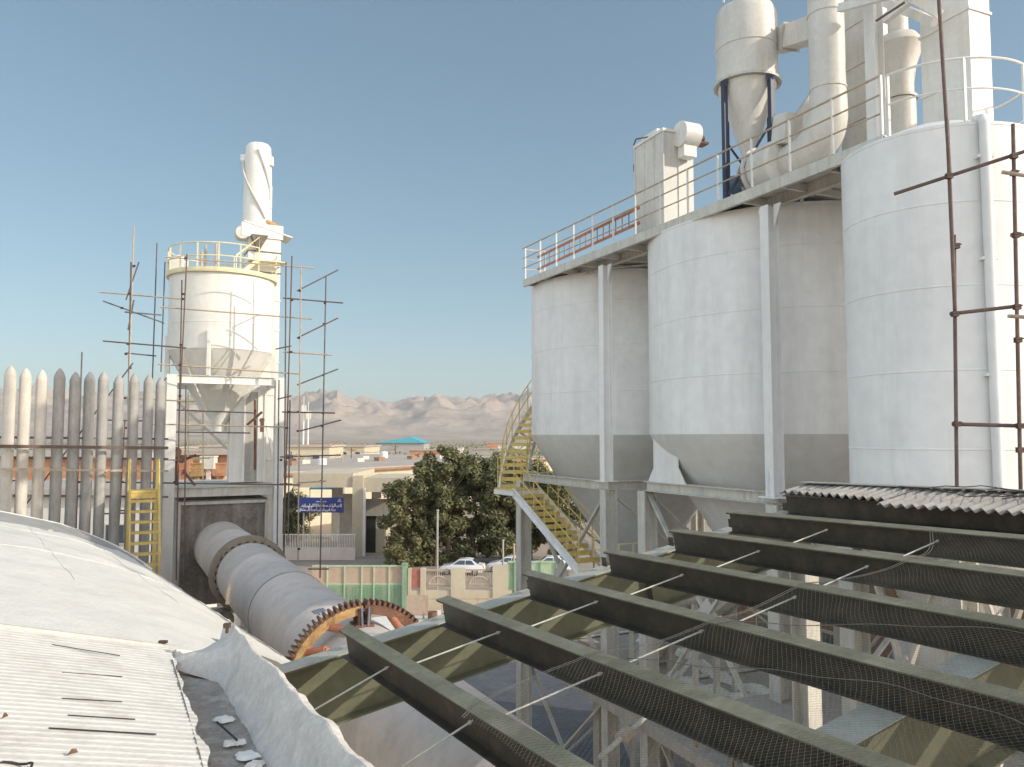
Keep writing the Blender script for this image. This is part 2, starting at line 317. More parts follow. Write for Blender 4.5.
# ------------------------------------------------------------------ silos
KN = az(66.9)                       # across the row, away from the camera (0.92, 0.39)
KD = az(156.9)                      # along the row, towards the camera
def face_axes(): return (KD, KN, Z)
SILO = [(V((4.42, 28.08, 0)), 3.72, 5.25, -1.3), (V((7.43, 20.99, 0)), 3.72, 5.25, -1.2), (V((7.88, 14.40, 0)), 1.62, 5.22, -1.0)]
LEGS = [[(V((.39, 28.08, 0)), V((2.80, 23.07, 0)))], [(V((3.62, 21.3, 0)), V((5.70, 17.05, 0)))], [(V((6.35, 14.9, 0)), V((7.2, 12.9, 0)))]]
LBL = ['far grey-white silo beside the yellow stair, smallest in view', 'middle grey-white silo between two tall face columns', 'nearest tall white silo with a downpipe, behind the corrugated roof']
for k, (c, R, zt, zb) in enumerate(SILO):
    t = thing('silo', c + Z * G, LBL[k], 'silo', 'row of cement silos')
    seams = [z for z in ([-.0, 1.45, 2.9, 4.3] if k < 2 else [-.2, 1.1, 2.5, 3.9])]
    zc = .05 if k < 2 else -1.6
    prof = [(R, zc), (R, zc + .02)]
    for z in seams:
        if z > zc + .1: prof += [(R, z - .06), (R, z - .045), (R, z - .03), (R + .009, z - .022), (R + .009, z), (R, z + .008), (R, z + .023), (R, z + .038)]
    prof += [(R, zt - .10), (R, zt - .06), (R + .008, zt - .05), (R + .008, zt)]
    MB().lathe(prof, c, 96).build('shell', M['silo'], t)
    MB().lathe([(R + .008, zt + .0), (R * .5, zt + .35), (0.05, zt + .5)], c, 64).build('roof', M['silo'], t)
    MB().lathe([(R - .01, zc - .001), (R - .06, zc - .15), (R - .40, zc - .7), (R - .86, zc - 1.45), (R * .60, zc - 2.35), (R * .60, zc - 2.4), (0.35, zc - 4.9), (.35, zc - 5.3)], c, 72).build('hopper', M['hopper'], t)
    f0, f1 = LEGS[k][0]
    dep = 2 * ((c - f0).dot(KN))
    legs = [f0, f1, f0 + KN * dep, f1 + KN * dep]
    for i, p in enumerate(legs):
        m = MB(); m.ibeam(p + Z * G, p + Z * (zb - .25), .34, .40, .03, .02, up=KN)
        m.box(p + Z * (G + .15), (.8, .8, .3), face_axes())
        m.build('leg', M['steel_w'], t)
    for a, b in [(0, 1), (2, 3), (0, 2), (1, 3)]:
        A, B = legs[a], legs[b]
        m = MB(); m.ibeam(A + Z * (zb - .12), B + Z * (zb - .12), .26, .26, .02, .015); m.build('ring_beam', M['steel_w'], t)
        m = MB(); m.ibeam(A + Z * (-7.3), B + Z * (-7.3), .22, .24, .02, .015); m.build('tie_beam', M['steel_w'], t)
        m = MB()
        for (p, q, z0, z1) in [(A, B, zb - .3, -7.2), (B, A, zb - .3, -7.2), (A, B, -7.4, G + .3), (B, A, -7.4, G + .3)]:
            off = KN * .04 if p is A else -KN * .04
            m.bar(p + Z * z0 + off, q + Z * z1 + off, .12, .06)
        mid = (A + B) / 2 + Z * ((zb - 7.5) / 2)
        dd = (B - A).normalized()
        m.box(mid, (.7, .03, .7), ((dd + Z).normalized(), dd.cross(Z), (Z - dd).normalized()))
        m.build('cross_brace', M['steel_w'], t)
    # gusset plates where the shell stands on its frame
    if k < 2:
        for p in (legs if k == 1 else legs[2:]):
            if p is legs[1]: continue
            m = MB(); rad = KN if (c - p).dot(KN) > 0 else -KN
            sd = rad.cross(Z); sg = 1 if (c - p).dot(KD) > 0 else -1
            q = p + rad * .02 + KD * (.86 * sg)
            m.box(q + Z * (zb + .65), (.03, 1.1, 1.32), (rad, sd, Z))
            m.add([q - sd * .55 + Z * (zb + .4), q + sd * .55 + Z * (zb + .4), q + sd * .85 + Z * (zb), q - sd * .85 + Z * (zb),
                   q - sd * .55 + Z * (zb + .4) + rad * .03, q + sd * .55 + Z * (zb + .4) + rad * .03, q + sd * .85 + Z * (zb) + rad * .03, q - sd * .85 + Z * zb + rad * .03],
                  [(0, 1, 2, 3), (7, 6, 5, 4), (0, 4, 5, 1), (2, 6, 7, 3), (1, 5, 6, 2), (0, 3, 7, 4)])
            m.build('gusset_plate', M['silo'], t)
    if k == 2:    # downpipe down the face
        a = math.radians(205)
        pts = []
        P0_ = at(975, 142, 13.0)
        th = math.atan2(P0_.x - c.x, P0_.y - c.y)
        e = V((math.sin(th), math.cos(th), 0))
        b0 = c + e * (R + .09)
        MB().path([b0 + Z * 5.3 - e * .25, b0 + Z * 5.25 - e * .05, b0 + Z * 5.15 + e * .0, b0 + Z * 4.0, b0 + Z * (-1.4)], .085, 12).build('downpipe', M['silo'], t)
        for z in (4.6, 2.9, 1.0): MB().box(b0 + Z * z - e * .05, (.26, .14, .05), (e.cross(Z), e, Z)).build('pipe_bracket', M['silo'], t)

# face columns that carry the walkway
for p, lab in [(V((2.74, 23.0, 0)), 'tall grey steel column on the face of the far silo'), (V((5.62, 16.98, 0)), 'tall grey steel column on the face of the middle silo')]:
    t = thing('steel_column', p + Z * -1.3, lab, 'column', 'columns under the walkway')
    m = MB(); m.ibeam(p + Z * -1.28, p + Z * 5.02, .26, .30, .02, .014, up=KN); m.build('shaft', M['silo'], t)
    m = MB(); m.box(p + Z * -1.29, (.5, .5, .03), face_axes()); m.box(p + Z * -1.0, (.02, .42, .55), (KD, KN, Z)); m.build('base_plate', M['silo'], t)
    m = MB()
    for s_ in (-1, 1): m.add([p + KD * (.13 * s_) + Z * 4.5, p + KD * (.36 * s_) + Z * 5.02, p + KD * (.13 * s_) + Z * 5.02, p + KD * (.13 * s_) + Z * 4.5 + KN * .02, p + KD * (.36 * s_) + Z * 5.02 + KN * .02, p + KD * (.13 * s_) + Z * 5.02 + KN * .02], [(0, 1, 2), (5, 4, 3), (0, 3, 4, 1), (1, 4, 5, 2), (0, 2, 5, 3)])
    m.build('bracket', M['silo'], t)

# tall block added out of frame right of the silos to shade the row
t = thing('shade_block', V((19, 17.3, G)), 'tall unseen block added right of the silo row for shade', 'building')
MB().box((19.5, 17.2, (9.2 + G) / 2), (9.6, 8.0, 9.2 - G)).build('wall', M['silo'], t)  # pale silo paint so the block also bounces light
MB().box((19.5, 17.2, 9.3), (9.8, 8.2, .2)).build('roof', M['concrete'], t)

# ------------------------------------------------------------------ walkway on top
WD = V((.4293, -.9031, 0)); WN = V((.9031, .4293, 0)); W0 = V((.35, 27.27, 0)); WLN = 14.75; WZ = 5.45
def W(a, b, z=0): return W0 + WD * a + WN * b + Z * (WZ + z)
t = thing('walkway', W(WLN / 2, 0, -.3), 'long steel walkway running over the tops of the silos', 'walkway')
m = MB(); m.bar(W(0, .03, -.12), W(WLN, .03, -.12), .012, .24); m.bar(W(0, .07, -.236), W(WLN, .07, -.236), .09, .012); m.bar(W(0, .07, -.004), W(WLN, .07, -.004), .09, .012)
m.build('edge_channel', M['steel_w'], t)
m = MB(); m.bar(W(0, .45, -.012), W(WLN, .45, -.012), .75, .02); m.build('deck', M['cream'], t)
m = MB(); m.box(W(5.0, 1.9, -.012), (3.4, 2.1, .02), (WD, WN, Z)); m.box(W(9.6, 1.9, -.012), (4.2, 2.1, .02), (WD, WN, Z)); m.box(W(13.2, 1.7, -.012), (2.6, 1.7, .02), (WD, WN, Z)); m.build('deck_plate', M['cream'], t)
m = MB(); m.ibeam(W(0, .85, -.16), W(WLN, .85, -.16), .14, .26); m.build('inner_beam', M['steel_w'], t)
m = MB(); m.ibeam(W(3.2, 3.0, -.16), W(WLN, 3.0, -.16), .14, .26); m.build('inner_beam', M['steel_w'], t)
for i in range(13):
    a = .1 + i * (WLN - .3) / 12
    m = MB(); m.bar(W(a, .08, -.13), W(a, 3.0 if i > 2 else .85, -.13), .07, .16); m.build('cross_beam', M['cream'], t)
m = MB()
for (a0, a1) in [(3.5, 5.5), (5.5, 7.5), (9.8, 12.0), (12.0, 9.8)]: m.bar(W(a0, .9, -.2), W(a1, 2.9, -.2), .06, .06)
m.build('wind_brace', M['cream'], t)

def railing(name, pts, label, mat_, z_off=0, h=1.1, r=.022, spacing=1.1, mids=(.36, .72), parent=None, closed=False, toe=True, pmat=None, pr=None):
    """pts: list of base points; posts every `spacing`, a top rail and mid rails"""
    t = parent or thing(name, pts[0], label, 'railing')
    P = [V(p) for p in pts]
    seg = [(P[i], P[i + 1]) for i in range(len(P) - 1)]
    for q in [h] + [h * x for x in mids]:
        MB().path([p + Z * q for p in P], r if q == h else r * .8, 6).build('rail', mat_, t)
    # posts at equal arc length
    L = sum((b - a).length for a, b in seg); n = max(1, round(L / spacing)); pos = [i * L / n for i in range(n + 1)]
    for s_ in pos:
        acc = 0
        for a, b in seg:
            l_ = (b - a).length
            if s_ <= acc + l_ + 1e-6:
                p = a + (b - a) * ((s_ - acc) / l_); break
            acc += l_
        MB().bar(p, p + Z * h, pr or r * 2, pr or r * 2, up=V((1, .3, 0))).build('post', pmat or mat_, t)
    return t
railing('walkway_railing', [W(0, .9, 0), W(0, .02, 0), W(WLN, .02, 0)], 'pale railing with thin brown rails along the silo walkway edge', M['palepipe'], spacing=1.12, mids=(.36, .68), pmat=M['white'], pr=.04)
# curved railing round the top of the nearest silo
c3, R3 = SILO[2][0], 1.56
def ringpts(c, R, a0, a1, z, n=24): return [c + V((math.sin(math.radians(a0 + (a1 - a0) * i / n)), math.cos(math.radians(a0 + (a1 - a0) * i / n)), 0)) * R + Z * z for i in range(n + 1)]
railing('silo_railing', ringpts(c3, R3, 235, 60, 5.24, 40), 'white curved railing round the top of the nearest silo', M['white'], spacing=1.25, mids=(.52,), pr=.045)

# orange ladder lying on its edge on the walkway
t = thing('ladder', W(1.2, .25, .1), 'orange metal ladder lying on its side along the walkway', 'ladder')
la, lb = W(.9, .16, .22), W(6.9, .16, .34)
MB().bar(la, lb, .05, .07).build('side_rail', M['orange'], t)
MB().bar(la + Z * .42, lb + Z * .42, .05, .07).build('side_rail', M['orange'], t)
for i in range(18):
    p = la.lerp(lb, (i + .5) / 18)
    MB().tube(p, p + Z * .42, .016, 6).build('rung', M['motorblue'] if i % 3 else M['orange'], t)

# bag filter box
K = V((4.08, 20.8, 0)); KDa = -KD
def KB(a, b, z): return K + KDa * a + KN * b + Z * z
t = thing('bag_filter', KB(.71, .48, WZ), 'tall cream bag filter box standing on the walkway', 'dust filter')
m = MB(); m.box(KB(.71, .48, 6.95), (1.42, .96, 2.55), (KDa, KN, Z))
for a in (.0, .47, .95, 1.42): m.box(KB(a, -.01, 6.95), (.05, .03, 2.55), (KDa, KN, Z))
for b in (.48,): m.box(KB(-.01, b, 6.95), (.03, .05, 2.55), (KDa, KN, Z))
m.build('casing', M['cream'], t)
m = MB(); m.box(KB(.71, .48, 8.26), (1.50, 1.04, .08), (KDa, KN, Z)); m.box(KB(.9, .48, 8.4), (.8, .7, .2), (KDa, KN, Z)); m.build('lid', M['white'], t)
m = MB(); m.lathe([(.01, -.26), (.34, -.26), (.34, .26), (.01, .26)], KB(-.22, .62, 8.12), 24, (KDa, Z, KN)); m.box(KB(-.2, .62, 7.75), (.3, .4, .5), (KDa, KN, Z)); m.build('fan_housing', M['white'], t)
m = MB(); m.lathe([(.01, 0), (.08, 0), (.08, .20), (.01, .20)], KB(-.30, .88, 8.05), 16, (KDa, Z, KN)); m.box(KB(-.3, 1.0, 7.9), (.3, .3, .06), (KDa, KN, Z)); m.build('motor', M['rust'], t)
m = MB()
for a in (.1, 1.3):
    for b in (.1, .86): m.bar(KB(a, b, WZ), KB(a, b, 5.7), .09, .09)
m.build('foot_frame', M['cream'], t)
m = MB(); m.box(KB(1.5, .1, 7.7), (.12, .16, .2), (KDa, KN, Z)); m.path([KB(1.5, .0, 8.35), KB(1.3, -.04, 8.45), KB(.7, -.03, 8.3)], .02, 6); m.tube(KB(1.3, .3, 8.3), KB(1.3, .3, 8.5), .03); m.build('valve_box', M['rust'], t)

# cyclone on navy legs
c = V((5.68, 18.55, 0)); Rc = .72
t = thing('cyclone', c + Z * WZ, 'cream cyclone separator on navy blue legs above the walkway', 'cyclone')
MB().lathe([(.30, 10.75), (.30, 10.5), (.42, 10.38), (.66, 10.3), (.70, 10.2), (Rc, 10.1), (Rc + .02, 9.3), (Rc, 9.28), (Rc, 8.48)], c, 40).build('barrel', M['cream'], t)
MB().lathe([(.28, 10.75), (.28, 11.6)], c, 24).build('outlet_pipe', M['cream'], t)
m = MB(); m.lathe([(Rc, 8.48), (Rc + .07, 8.48), (Rc + .07, 8.42), (Rc - .02, 8.42)], c, 40); m.build('flange', M['steel_w'], t)
MB().lathe([(Rc - .03, 8.42), (Rc - .05, 8.3), (.16, 6.75), (.14, 6.5)], c, 36).build('cone', M['cream'], t)
m = MB(); m.lathe([(.14, 6.5), (.22, 6.5), (.22, 6.4), (.13, 6.38), (.13, 6.1), (.24, 6.08), (.24, 5.75), (.12, 5.7), (.12, 5.46)], c, 20); m.box(c + Z * 6.2 + KD * .2, (.3, .2, .2), face_axes()); m.build('rotary_valve', M['bluelegs'], t)
for i in range(4):
    a = math.radians(62 + 90 * i); e = V((math.sin(a), math.cos(a), 0)); p = c + e * (Rc + .02)
    m = MB(); m.bar(p + Z * WZ, p + Z * 8.3, .11, .11, up=e); m.build('leg', M['bluelegs'], t)
    m = MB(); m.add([p + e * .10 + Z * 8.38, p - e * .12 + Z * 8.38, p + e.cross(Z) * .16 + Z * 8.38, p - e.cross(Z) * .16 + Z * 8.38, p + Z * 8.12], [(0, 2, 4), (2, 1, 4), (1, 3, 4), (3, 0, 4), (0, 3, 1, 2)]); m.build('bracket', M['bluelegs'], t)
    a2 = math.radians(62 + 90 * (i + 1)); p2 = c + V((math.sin(a2), math.cos(a2), 0)) * (Rc + .02)
    m = MB(); m.bar(p + Z * (7.3 if i % 2 else 5.6), p2 + Z * (5.6 if i % 2 else 7.3), .05, .05); m.build('brace', M['bluelegs'], t)
m = MB(); m.tube(c + V((-.62, -.3, 10.35)), c + V((-.62, -.3, 10.6)), .03); m.build('lifting_lug', M['steel_w'], t)
# inlet duct from the cyclone to the big stack
t = thing('connecting_duct', at(796, 36, 17.6), 'short cream square duct joining the cyclone to the round duct', 'duct')
m = MB(); a, b = at(776, 42, 18.6), at(818, 28, 17.0); m.bar(a, b, .42, .52); m.build('duct_body', M['cream'], t)
m = MB(); k_ = a.lerp(b, .38); dd = (b - a).normalized(); m.bar(k_ - dd * .02, k_ + dd * .02, .52, .62); m.build('flange', M['steel_w'], t)

# round riser duct with bend to the blower
c = V((6.74, 16.4, 0))
t = thing('riser_duct', c + Z * WZ, 'thick round cream duct rising behind the walkway railing', 'duct')
MB().tube(c + Z * 7.2, c + Z * 13.2, .365, 36).build('riser', M['cream'], t)
pts = [c + Z * 7.3]
for i in range(9):
    a = PI / 2 * i / 8; pts.append(c + KDa * (.75 * (1 - math.cos(a))) + Z * (6.95 - .80 * math.sin(a)))
pts.append(c + KDa * 1.25 + Z * 6.13)
MB().path(pts, [.375] + [.385 + .012 * min(i, 5) for i in range(10)], 32).build('bend', M['cream'], t)
for z in (7.35, 9.0, 11.2): MB().lathe([(.365, z), (.385, z + .01), (.385, z + .05), (.365, z + .06)], c, 36).build('seam_ring', M['cream'], t)
# blower scroll
b = at(772, 160, 17.7); b.z = 0
t = thing('blower', b + Z * WZ, 'cream centrifugal blower with round scroll casing between cyclone and riser', 'blower')
ax = (KDa, Z, KN)
bx = (KN, Z, KDa)
m = MB(); m.lathe([(.02, -.42), (.50, -.42), (.56, -.36), (.58, -.1), (.56, .2), (.50, .34), (.40, .40)], b + Z * 6.12, 40, bx); m.build('scroll_casing', M['cream'], t)
m = MB(); m.lathe([(.52, .33), (.60, .33), (.60, .38), (.52, .38)], b + Z * 6.12, 36, bx); m.lathe([(.40, .40), (.34, .62), (.34, .70), (.42, .70), (.42, .74), (.02, .74)], b + Z * 6.12, 32, bx); m.build('inlet_ring', M['cream'], t)
m = MB(); m.bar(b + Z * 6.5 + KDa * -.45, b + Z * 7.15 + KDa * -.55, .48, .42); m.build('outlet', M['cream'], t)
m = MB(); q = b + KDa * .9 + Z * 5.95 + KN * -.1; m.lathe([(.01, -.35), (.2, -.35), (.22, -.3), (.22, .25), (.14, .36), (.01, .36)], q, 20, ax); m.build('motor', M['motorblue'], t)
m = MB(); m.box(b + Z * 5.55 + KDa * .3, (2.0, .6, .18), (KDa, KN, Z)); m.build('base_frame', M['steel_w'], t)
b = V((6.05, 16.75, 0))
b = at(805, 115, 17.9)
t = thing('duct_elbow', V((b.x, b.y, WZ)), 'cream hooded duct elbow left of the round riser', 'duct')
m = MB(); m.path([b + V((.25, 0, -.95)), b + V((.22, 0, -.3)), b + V((.1, 0, .1)), b + V((-.08, 0, .22))], [.34, .36, .36, .30], 24); m.build('elbow_shell', M['cream'], t)
# rectangular duct in shade and white column behind
q = at(868, 60, 18.0)
t = thing('square_duct', V((q.x, q.y, WZ)), 'broad shaded square duct tower behind the round riser', 'duct')
m = MB(); m.box(V((q.x, q.y, 9.3)), (.95, .8, 7.6), (KDa, KN, Z)); m.build('duct_body', M['cream'], t)
for z in (6.2, 7.3, 8.6, 9.6, 10.4): MB().box(V((q.x, q.y, z)), (1.01, .86, .05), (KDa, KN, Z)).build('stiffener', M['cream'], t)
q = at(874.5, 60, 15.2)
MB().ibeam(V((q.x, q.y, WZ)), V((q.x, q.y, 12.5)), .25, .25, .02, .014, up=KN).build('platform_post', M['white'], label='slim white steel post between square duct and funnel stack', cat='post')
# funnel stack
q = at(899, 60, 16.3); c = V((q.x, q.y, 0))
t = thing('funnel_stack', c + Z * 5.5, 'cream exhaust stack with a wide funnel shaped collar', 'stack')
MB().lathe([(.30, 5.5), (.30, 7.1)], c, 32).build('lower_pipe', M['cream'], t)
MB().lathe([(.33, 7.1), (.33, 7.16), (.27, 7.16), (.27, 7.65), (.47, 8.22), (.49, 8.26), (.47, 8.32), (.36, 8.48), (.2, 8.54)], c, 36).build('funnel', M['cream'], t)
MB().tube(c + Z * 8.53, c + Z * 10.6, .2, 24).build('upper_pipe', M['cream'], t)
m = MB(); m.tube(c + V((.44, .1, 8.2)), c + V((.30, .05, 7.5)), .025, 8); m.tube(c + V((.30, .05, 7.5)), c + V((.3, .05, 6.3)), .02, 8); m.build('side_pipe', M['cream'], t)
# upper gantry over the near silo
t = thing('gantry', at(900, 8, 14.5), 'white steel gantry frame overhead, cut by the top edge', 'gantry')
for (a, b_) in [((840, 8, 15.5), (935, -18, 13.2)), ((880, 0, 15.8), (935, 22, 14.0)), ((884, 20, 14.8), (925, -12, 14.0)), ((905, -6, 14), (940, 14, 13.6))]:
    MB().bar(at(*a), at(*b_), .12, .16).build('beam', M['white'], t)
MB().tube(at(876, 21, 14.3), at(905, 2, 13.8), .022).build('brace_rod', M['darkpipe'], t)
# twin box casing (elevator) on the near silo
q = at(938, 100, 14.9); c1 = V((q.x, q.y, 0)); q = at(966, 100, 14.5); c2 = V((q.x, q.y, 0))
t = thing('elevator_casing', c1 + Z * 5.6, 'tall white elevator casing, narrow leg left of the broader one', 'elevator casing')
MB().box(c1 + Z * 9.6, (.42, .32, 8.0), (KDa, KN, Z)).build('casing', M['white'], t)
for z in (6.6, 7.8, 9.4): MB().box(c1 + Z * z, (.48, .38, .05), (KDa, KN, Z)).build('flange', M['white'], t)
t = thing('elevator_casing', c2 + Z * 5.6, 'broad white square elevator casing on the nearest silo top', 'elevator casing')
MB().box(c2 + Z * 9.6, (.66, .56, 8.0), (KDa, KN, Z)).build('casing', M['white'], t)
for z in (7.9, 10.2): MB().box(c2 + Z * z, (.72, .62, .05), (KDa, KN, Z)).build('flange', M['white'], t)
m = MB()
for z in (6.5, 7.1, 8.2, 8.8): m.box(c2 + KN * .30 + KD * .2 + Z * z, (.05, .05, .08), (KDa, KN, Z))
m.build('hinge', M['white'], t)
MB().tube(at(906, 130, 17), at(905, 55, 17), .03, 6).build('antenna_pole', M['palepipe'], label='thin reddish pole seen beyond the funnel stack', cat='pole')

# ------------------------------------------------------------------ helical stair around the far silo
c = SILO[0][0]
def HP(th, R, z): a = math.radians(th); return V((c.x + R * math.sin(a), c.y + R * math.cos(a), z))
def hz(th):
    if th < 258: return -4.15 + (th - 203) * (2.35 / 55)
    if th < 272: return -1.8
    return -1.8 + (th - 272) * (7.05 / 92)
t = thing('silo_stair', HP(203, 4.35, -4.2), 'yellow stair with grey stringers climbing round the far silo from a corner landing', 'stair')
Ri, Ro = 3.9, 4.84
def arcbar(mb, R, a0, a1, zo, wd, ht, n=26):
    for i in range(n):
        t0 = a0 + (a1 - a0) * i / n; t1 = a0 + (a1 - a0) * (i + 1) / n
        mb.bar(HP(t0, R, hz(t0) + zo), HP(t1, R, hz(t1) + zo), wd, ht)
for R in (Ro, Ri):
    m = MB(); arcbar(m, R, 271, 364, -.1, .02, .24, 34); arcbar(m, R + .03, 271, 364, -.21, .07, .015, 34); arcbar(m, R + .03, 271, 364, .01, .07, .015, 34); m.build('stringer', M['silo'], t)
th = 273
while th < 364:
    z = hz(th); A, B = HP(th, Ri + .02, z), HP(th, Ro - .02, z); dirn = (HP(th + 2.5, 4.35, z) - HP(th, 4.35, z)).normalized()
    m = MB(); m.bar(A, B, .22, .03); m.bar(A + Z * -.06 - dirn * .11, B + Z * -.06 - dirn * .11, .012, .1); m.build('tread', M['yellow'], t); th += 3.2
for R in (Ri + .02, Ro - .02):
    for q in (1.05, .55): MB().path([HP(a_, R, hz(a_) + q) for a_ in range(271, 365, 3)], .020, 6).build('handrail', M['yellow'], t)
    a_ = 272
    while a_ < 364:
        MB().bar(HP(a_, R, hz(a_)), HP(a_, R, hz(a_) + 1.05), .03, .03, up=V((1, .2, 0))).build('baluster', M['yellow'], t); a_ += 7.2
LT, LB = at(526, 489, 27.1), at(592, 566, 23.9)
fd = (LB - LT); fh = V((fd.x, fd.y, 0)).normalized(); fs_ = V((fh.y, -fh.x, 0)); FWd = .48
MB().box(LT - fh * .55 + Z * -.02, (1.25, 1.1, .05), (fh, fs_, Z)).build('landing', M['yellow'], t)
MB().box(LT - fh * .55 + Z * -.13, (1.3, 1.16, .16), (fh, fs_, Z)).build('landing_frame', M['silo'], t)
for sg in (-1, 1):
    m = MB(); o = fs_ * (FWd * sg); m.bar(LT + o - Z * .1, LB + o - Z * .1, .025, .26); m.bar(LT + o * 1.06 + Z * .03, LB + o * 1.06 + Z * .03, .08, .015); m.bar(LT + o * 1.06 - Z * .23, LB + o * 1.06 - Z * .23, .08, .015); m.build('stringer', M['silo'], t)
    for q in (1.05, .55): MB().path([LT - fh * 1.1 + o + Z * q, LT + o + Z * q, LB + o + Z * q], .020, 6).build('handrail', M['yellow'], t)
    for k in range(7): p = LT.lerp(LB, k / 6) + o; MB().bar(p, p + Z * 1.05, .03, .03, up=V((1, .2, 0))).build('baluster', M['yellow'], t)
    p = LT - fh * 1.1 + o; MB().bar(p, p + Z * 1.05, .03, .03, up=V((1, .2, 0))).build('baluster', M['yellow'], t)
for k in range(1, 12):
    p = LT.lerp(LB, k / 12); m = MB(); m.box(p, (.25, FWd * 2 - .04, .03), (fh, fs_, Z)); m.box(p - fh * -.12 - Z * .05, (.012, FWd * 2 - .04, .09), (fh, fs_, Z)); m.build('tread', M['yellow'], t)
for a_ in (300, 332):
    MB().bar(HP(a_, Ro - .1, hz(a_) - .2), HP(a_, Ri - .15, hz(a_) - .75), .06, .06).build('bracket', M['steel_w'], t)
q = HP(262, 4.84, 0)
t = thing('stair_post', V((q.x + .25, q.y - .2, G)), 'grey box column holding the landing of the yellow stair', 'column')
q = at(524, 540, 27.2)
MB().ibeam(V((q.x, q.y, G)), V((q.x, q.y, -2.0)), .34, .4, .03, .02, up=KN).build('shaft', M['steel_w'], t)
MB().box(V((q.x, q.y, G + .15)), (.8, .8, .3), face_axes()).build('footing', M['concrete'], t)
# stair lower landing + diagonal brace frame
t = thing('lower_landing', HP(201, 4.35, -4.4), 'grey landing at the foot of the yellow curved stair', 'landing')
MB().box(HP(196, 4.35, -4.25), (1.6, 1.1, .08), (KD, KN, Z)).build('floor', M['steel_w'], t)
for s_ in (-.6, .6): MB().bar(HP(196, 4.35, -4.3) + KD * s_, HP(196, 4.35, G) + KD * s_, .12, .12).build('leg', M['steel_w'], t)
railing('x', [HP(196, 4.35, -4.2) + KD * -.7 - KN * .5, HP(196, 4.35, -4.2) + KD * .75 - KN * .5, HP(196, 4.35, -4.2) + KD * .75 + KN * .5], '', M['yellowpale'], parent=t, spacing=.5)

# ------------------------------------------------------------------ open roof frame in the foreground
A_, E_, T_ = math.radians(-29.9), math.radians(-1), math.radians(9.4)
FU = V((math.sin(A_) * math.cos(E_), math.cos(A_) * math.cos(E_), math.sin(E_)))
FH = V((math.cos(A_), -math.sin(A_), 0)); FV = FH * math.cos(T_) + Z * math.sin(T_)
FNn = FV.cross(FU).normalized()
if FNn.z < 0: FNn = -FNn
FP = V((-1.7644, 8.5, -2.008))
def RF(a, b, c=0): return FP + FU * a + FV * b + FNn * c
SPC = 1.153
purl_lab = ['dark green purlin beam nearest the kiln, leftmost of the frame', 'dark green purlin beam, second from the kiln', 'dark green purlin beam, third from the kiln',
            'dark green purlin beam, third from the corrugated sheets', 'dark green purlin beam, second from the corrugated sheets', 'dark green purlin beam right beside the corrugated sheets']
for i, st in enumerate([0, .03, .05, -.05, .02, .10]):
    t = thing('purlin', RF(st, SPC * i, -.3), purl_lab[i], 'roof beam', 'purlins of the open roof frame')
    m = MB(); m.ibeam(RF(st, SPC * i, -.156), RF(-11.5, SPC * i, -.156), .15, .288, .013, .009, up=FNn); m.build('web_beam', M['olivedark'], t)
    m = MB(); m.bar(RF(st, SPC * i, -.004), RF(-11.5, SPC * i, -.004), .154, .010, up=FNn); m.build('top_flange', M['dusty'], t)  # lighter plate colour stands for sun on the purlin top
for i, b in enumerate([6.95]):
    m = MB(); m.ibeam(RF(.1, b, -.15), RF(-11.5, b, -.15), .15, .30, .013, .009, up=FNn)
    m.build('purlin', M['olivedark'], label=['dark roof beam under the jagged edge of the corrugated sheets', 'roof beam hidden under the corrugated sheets, middle one', 'roof beam hidden under the corrugated sheets, farthest right'][i], cat='roof beam', group='purlins of the open roof frame')
gl = ['olive green main girder crossing under the far ends of the roof beams', 'olive green main girder crossing under the beams at lower right', 'olive green main girder below the frame, nearest the viewer']
for i, a in enumerate([.25, -4.72, -9.7]):
    b0 = -1.7 if i < 2 else 2.0
    t = thing('roof_girder', RF(a, b0, -1.05), gl[i], 'girder', 'main girders of the open roof frame')
    m = MB(); m.ibeam(RF(a, b0, -.30 - .36), RF(a, 7.5, -.30 - .36), .28, .70, .02, .012, up=FNn); m.build('beam', M['olive'], t)
    m = MB(); m.bar(RF(a, b0, -.304), RF(a, 7.5, -.304), .30, .010, up=FNn); m.build('top_flange', M['litpale'], t)
    for k in range(0, 7):
        b = .0 + k * SPC
        m = MB(); m.box(RF(a - .06, b + .11, -.24), (.10, .09, .008), (FU, FV, FNn)); m.box(RF(a - .06, b + .085, -.2), (.1, .008, .12), (FU, FV, FNn)); m.build('cleat', M['olivedark'], t)
    for b in ([.9, 4.2, 7.0] if i else [4.2, 7.0]):
        m = MB(); m.box(RF(a - .07, b, -.66), (.11, .012, .66), (FU, FV, FNn)); m.build('stiffener', M['olive'], t)
    for b in ([-1.5, 7.3] if i < 2 else [7.3]):
        top = RF(a, b, -1.05)
        m = MB(); m.ibeam(V((top.x, top.y, G)), top, .3, .3, .02, .014, up=FU); m.build('column', M['steel_w'], t)
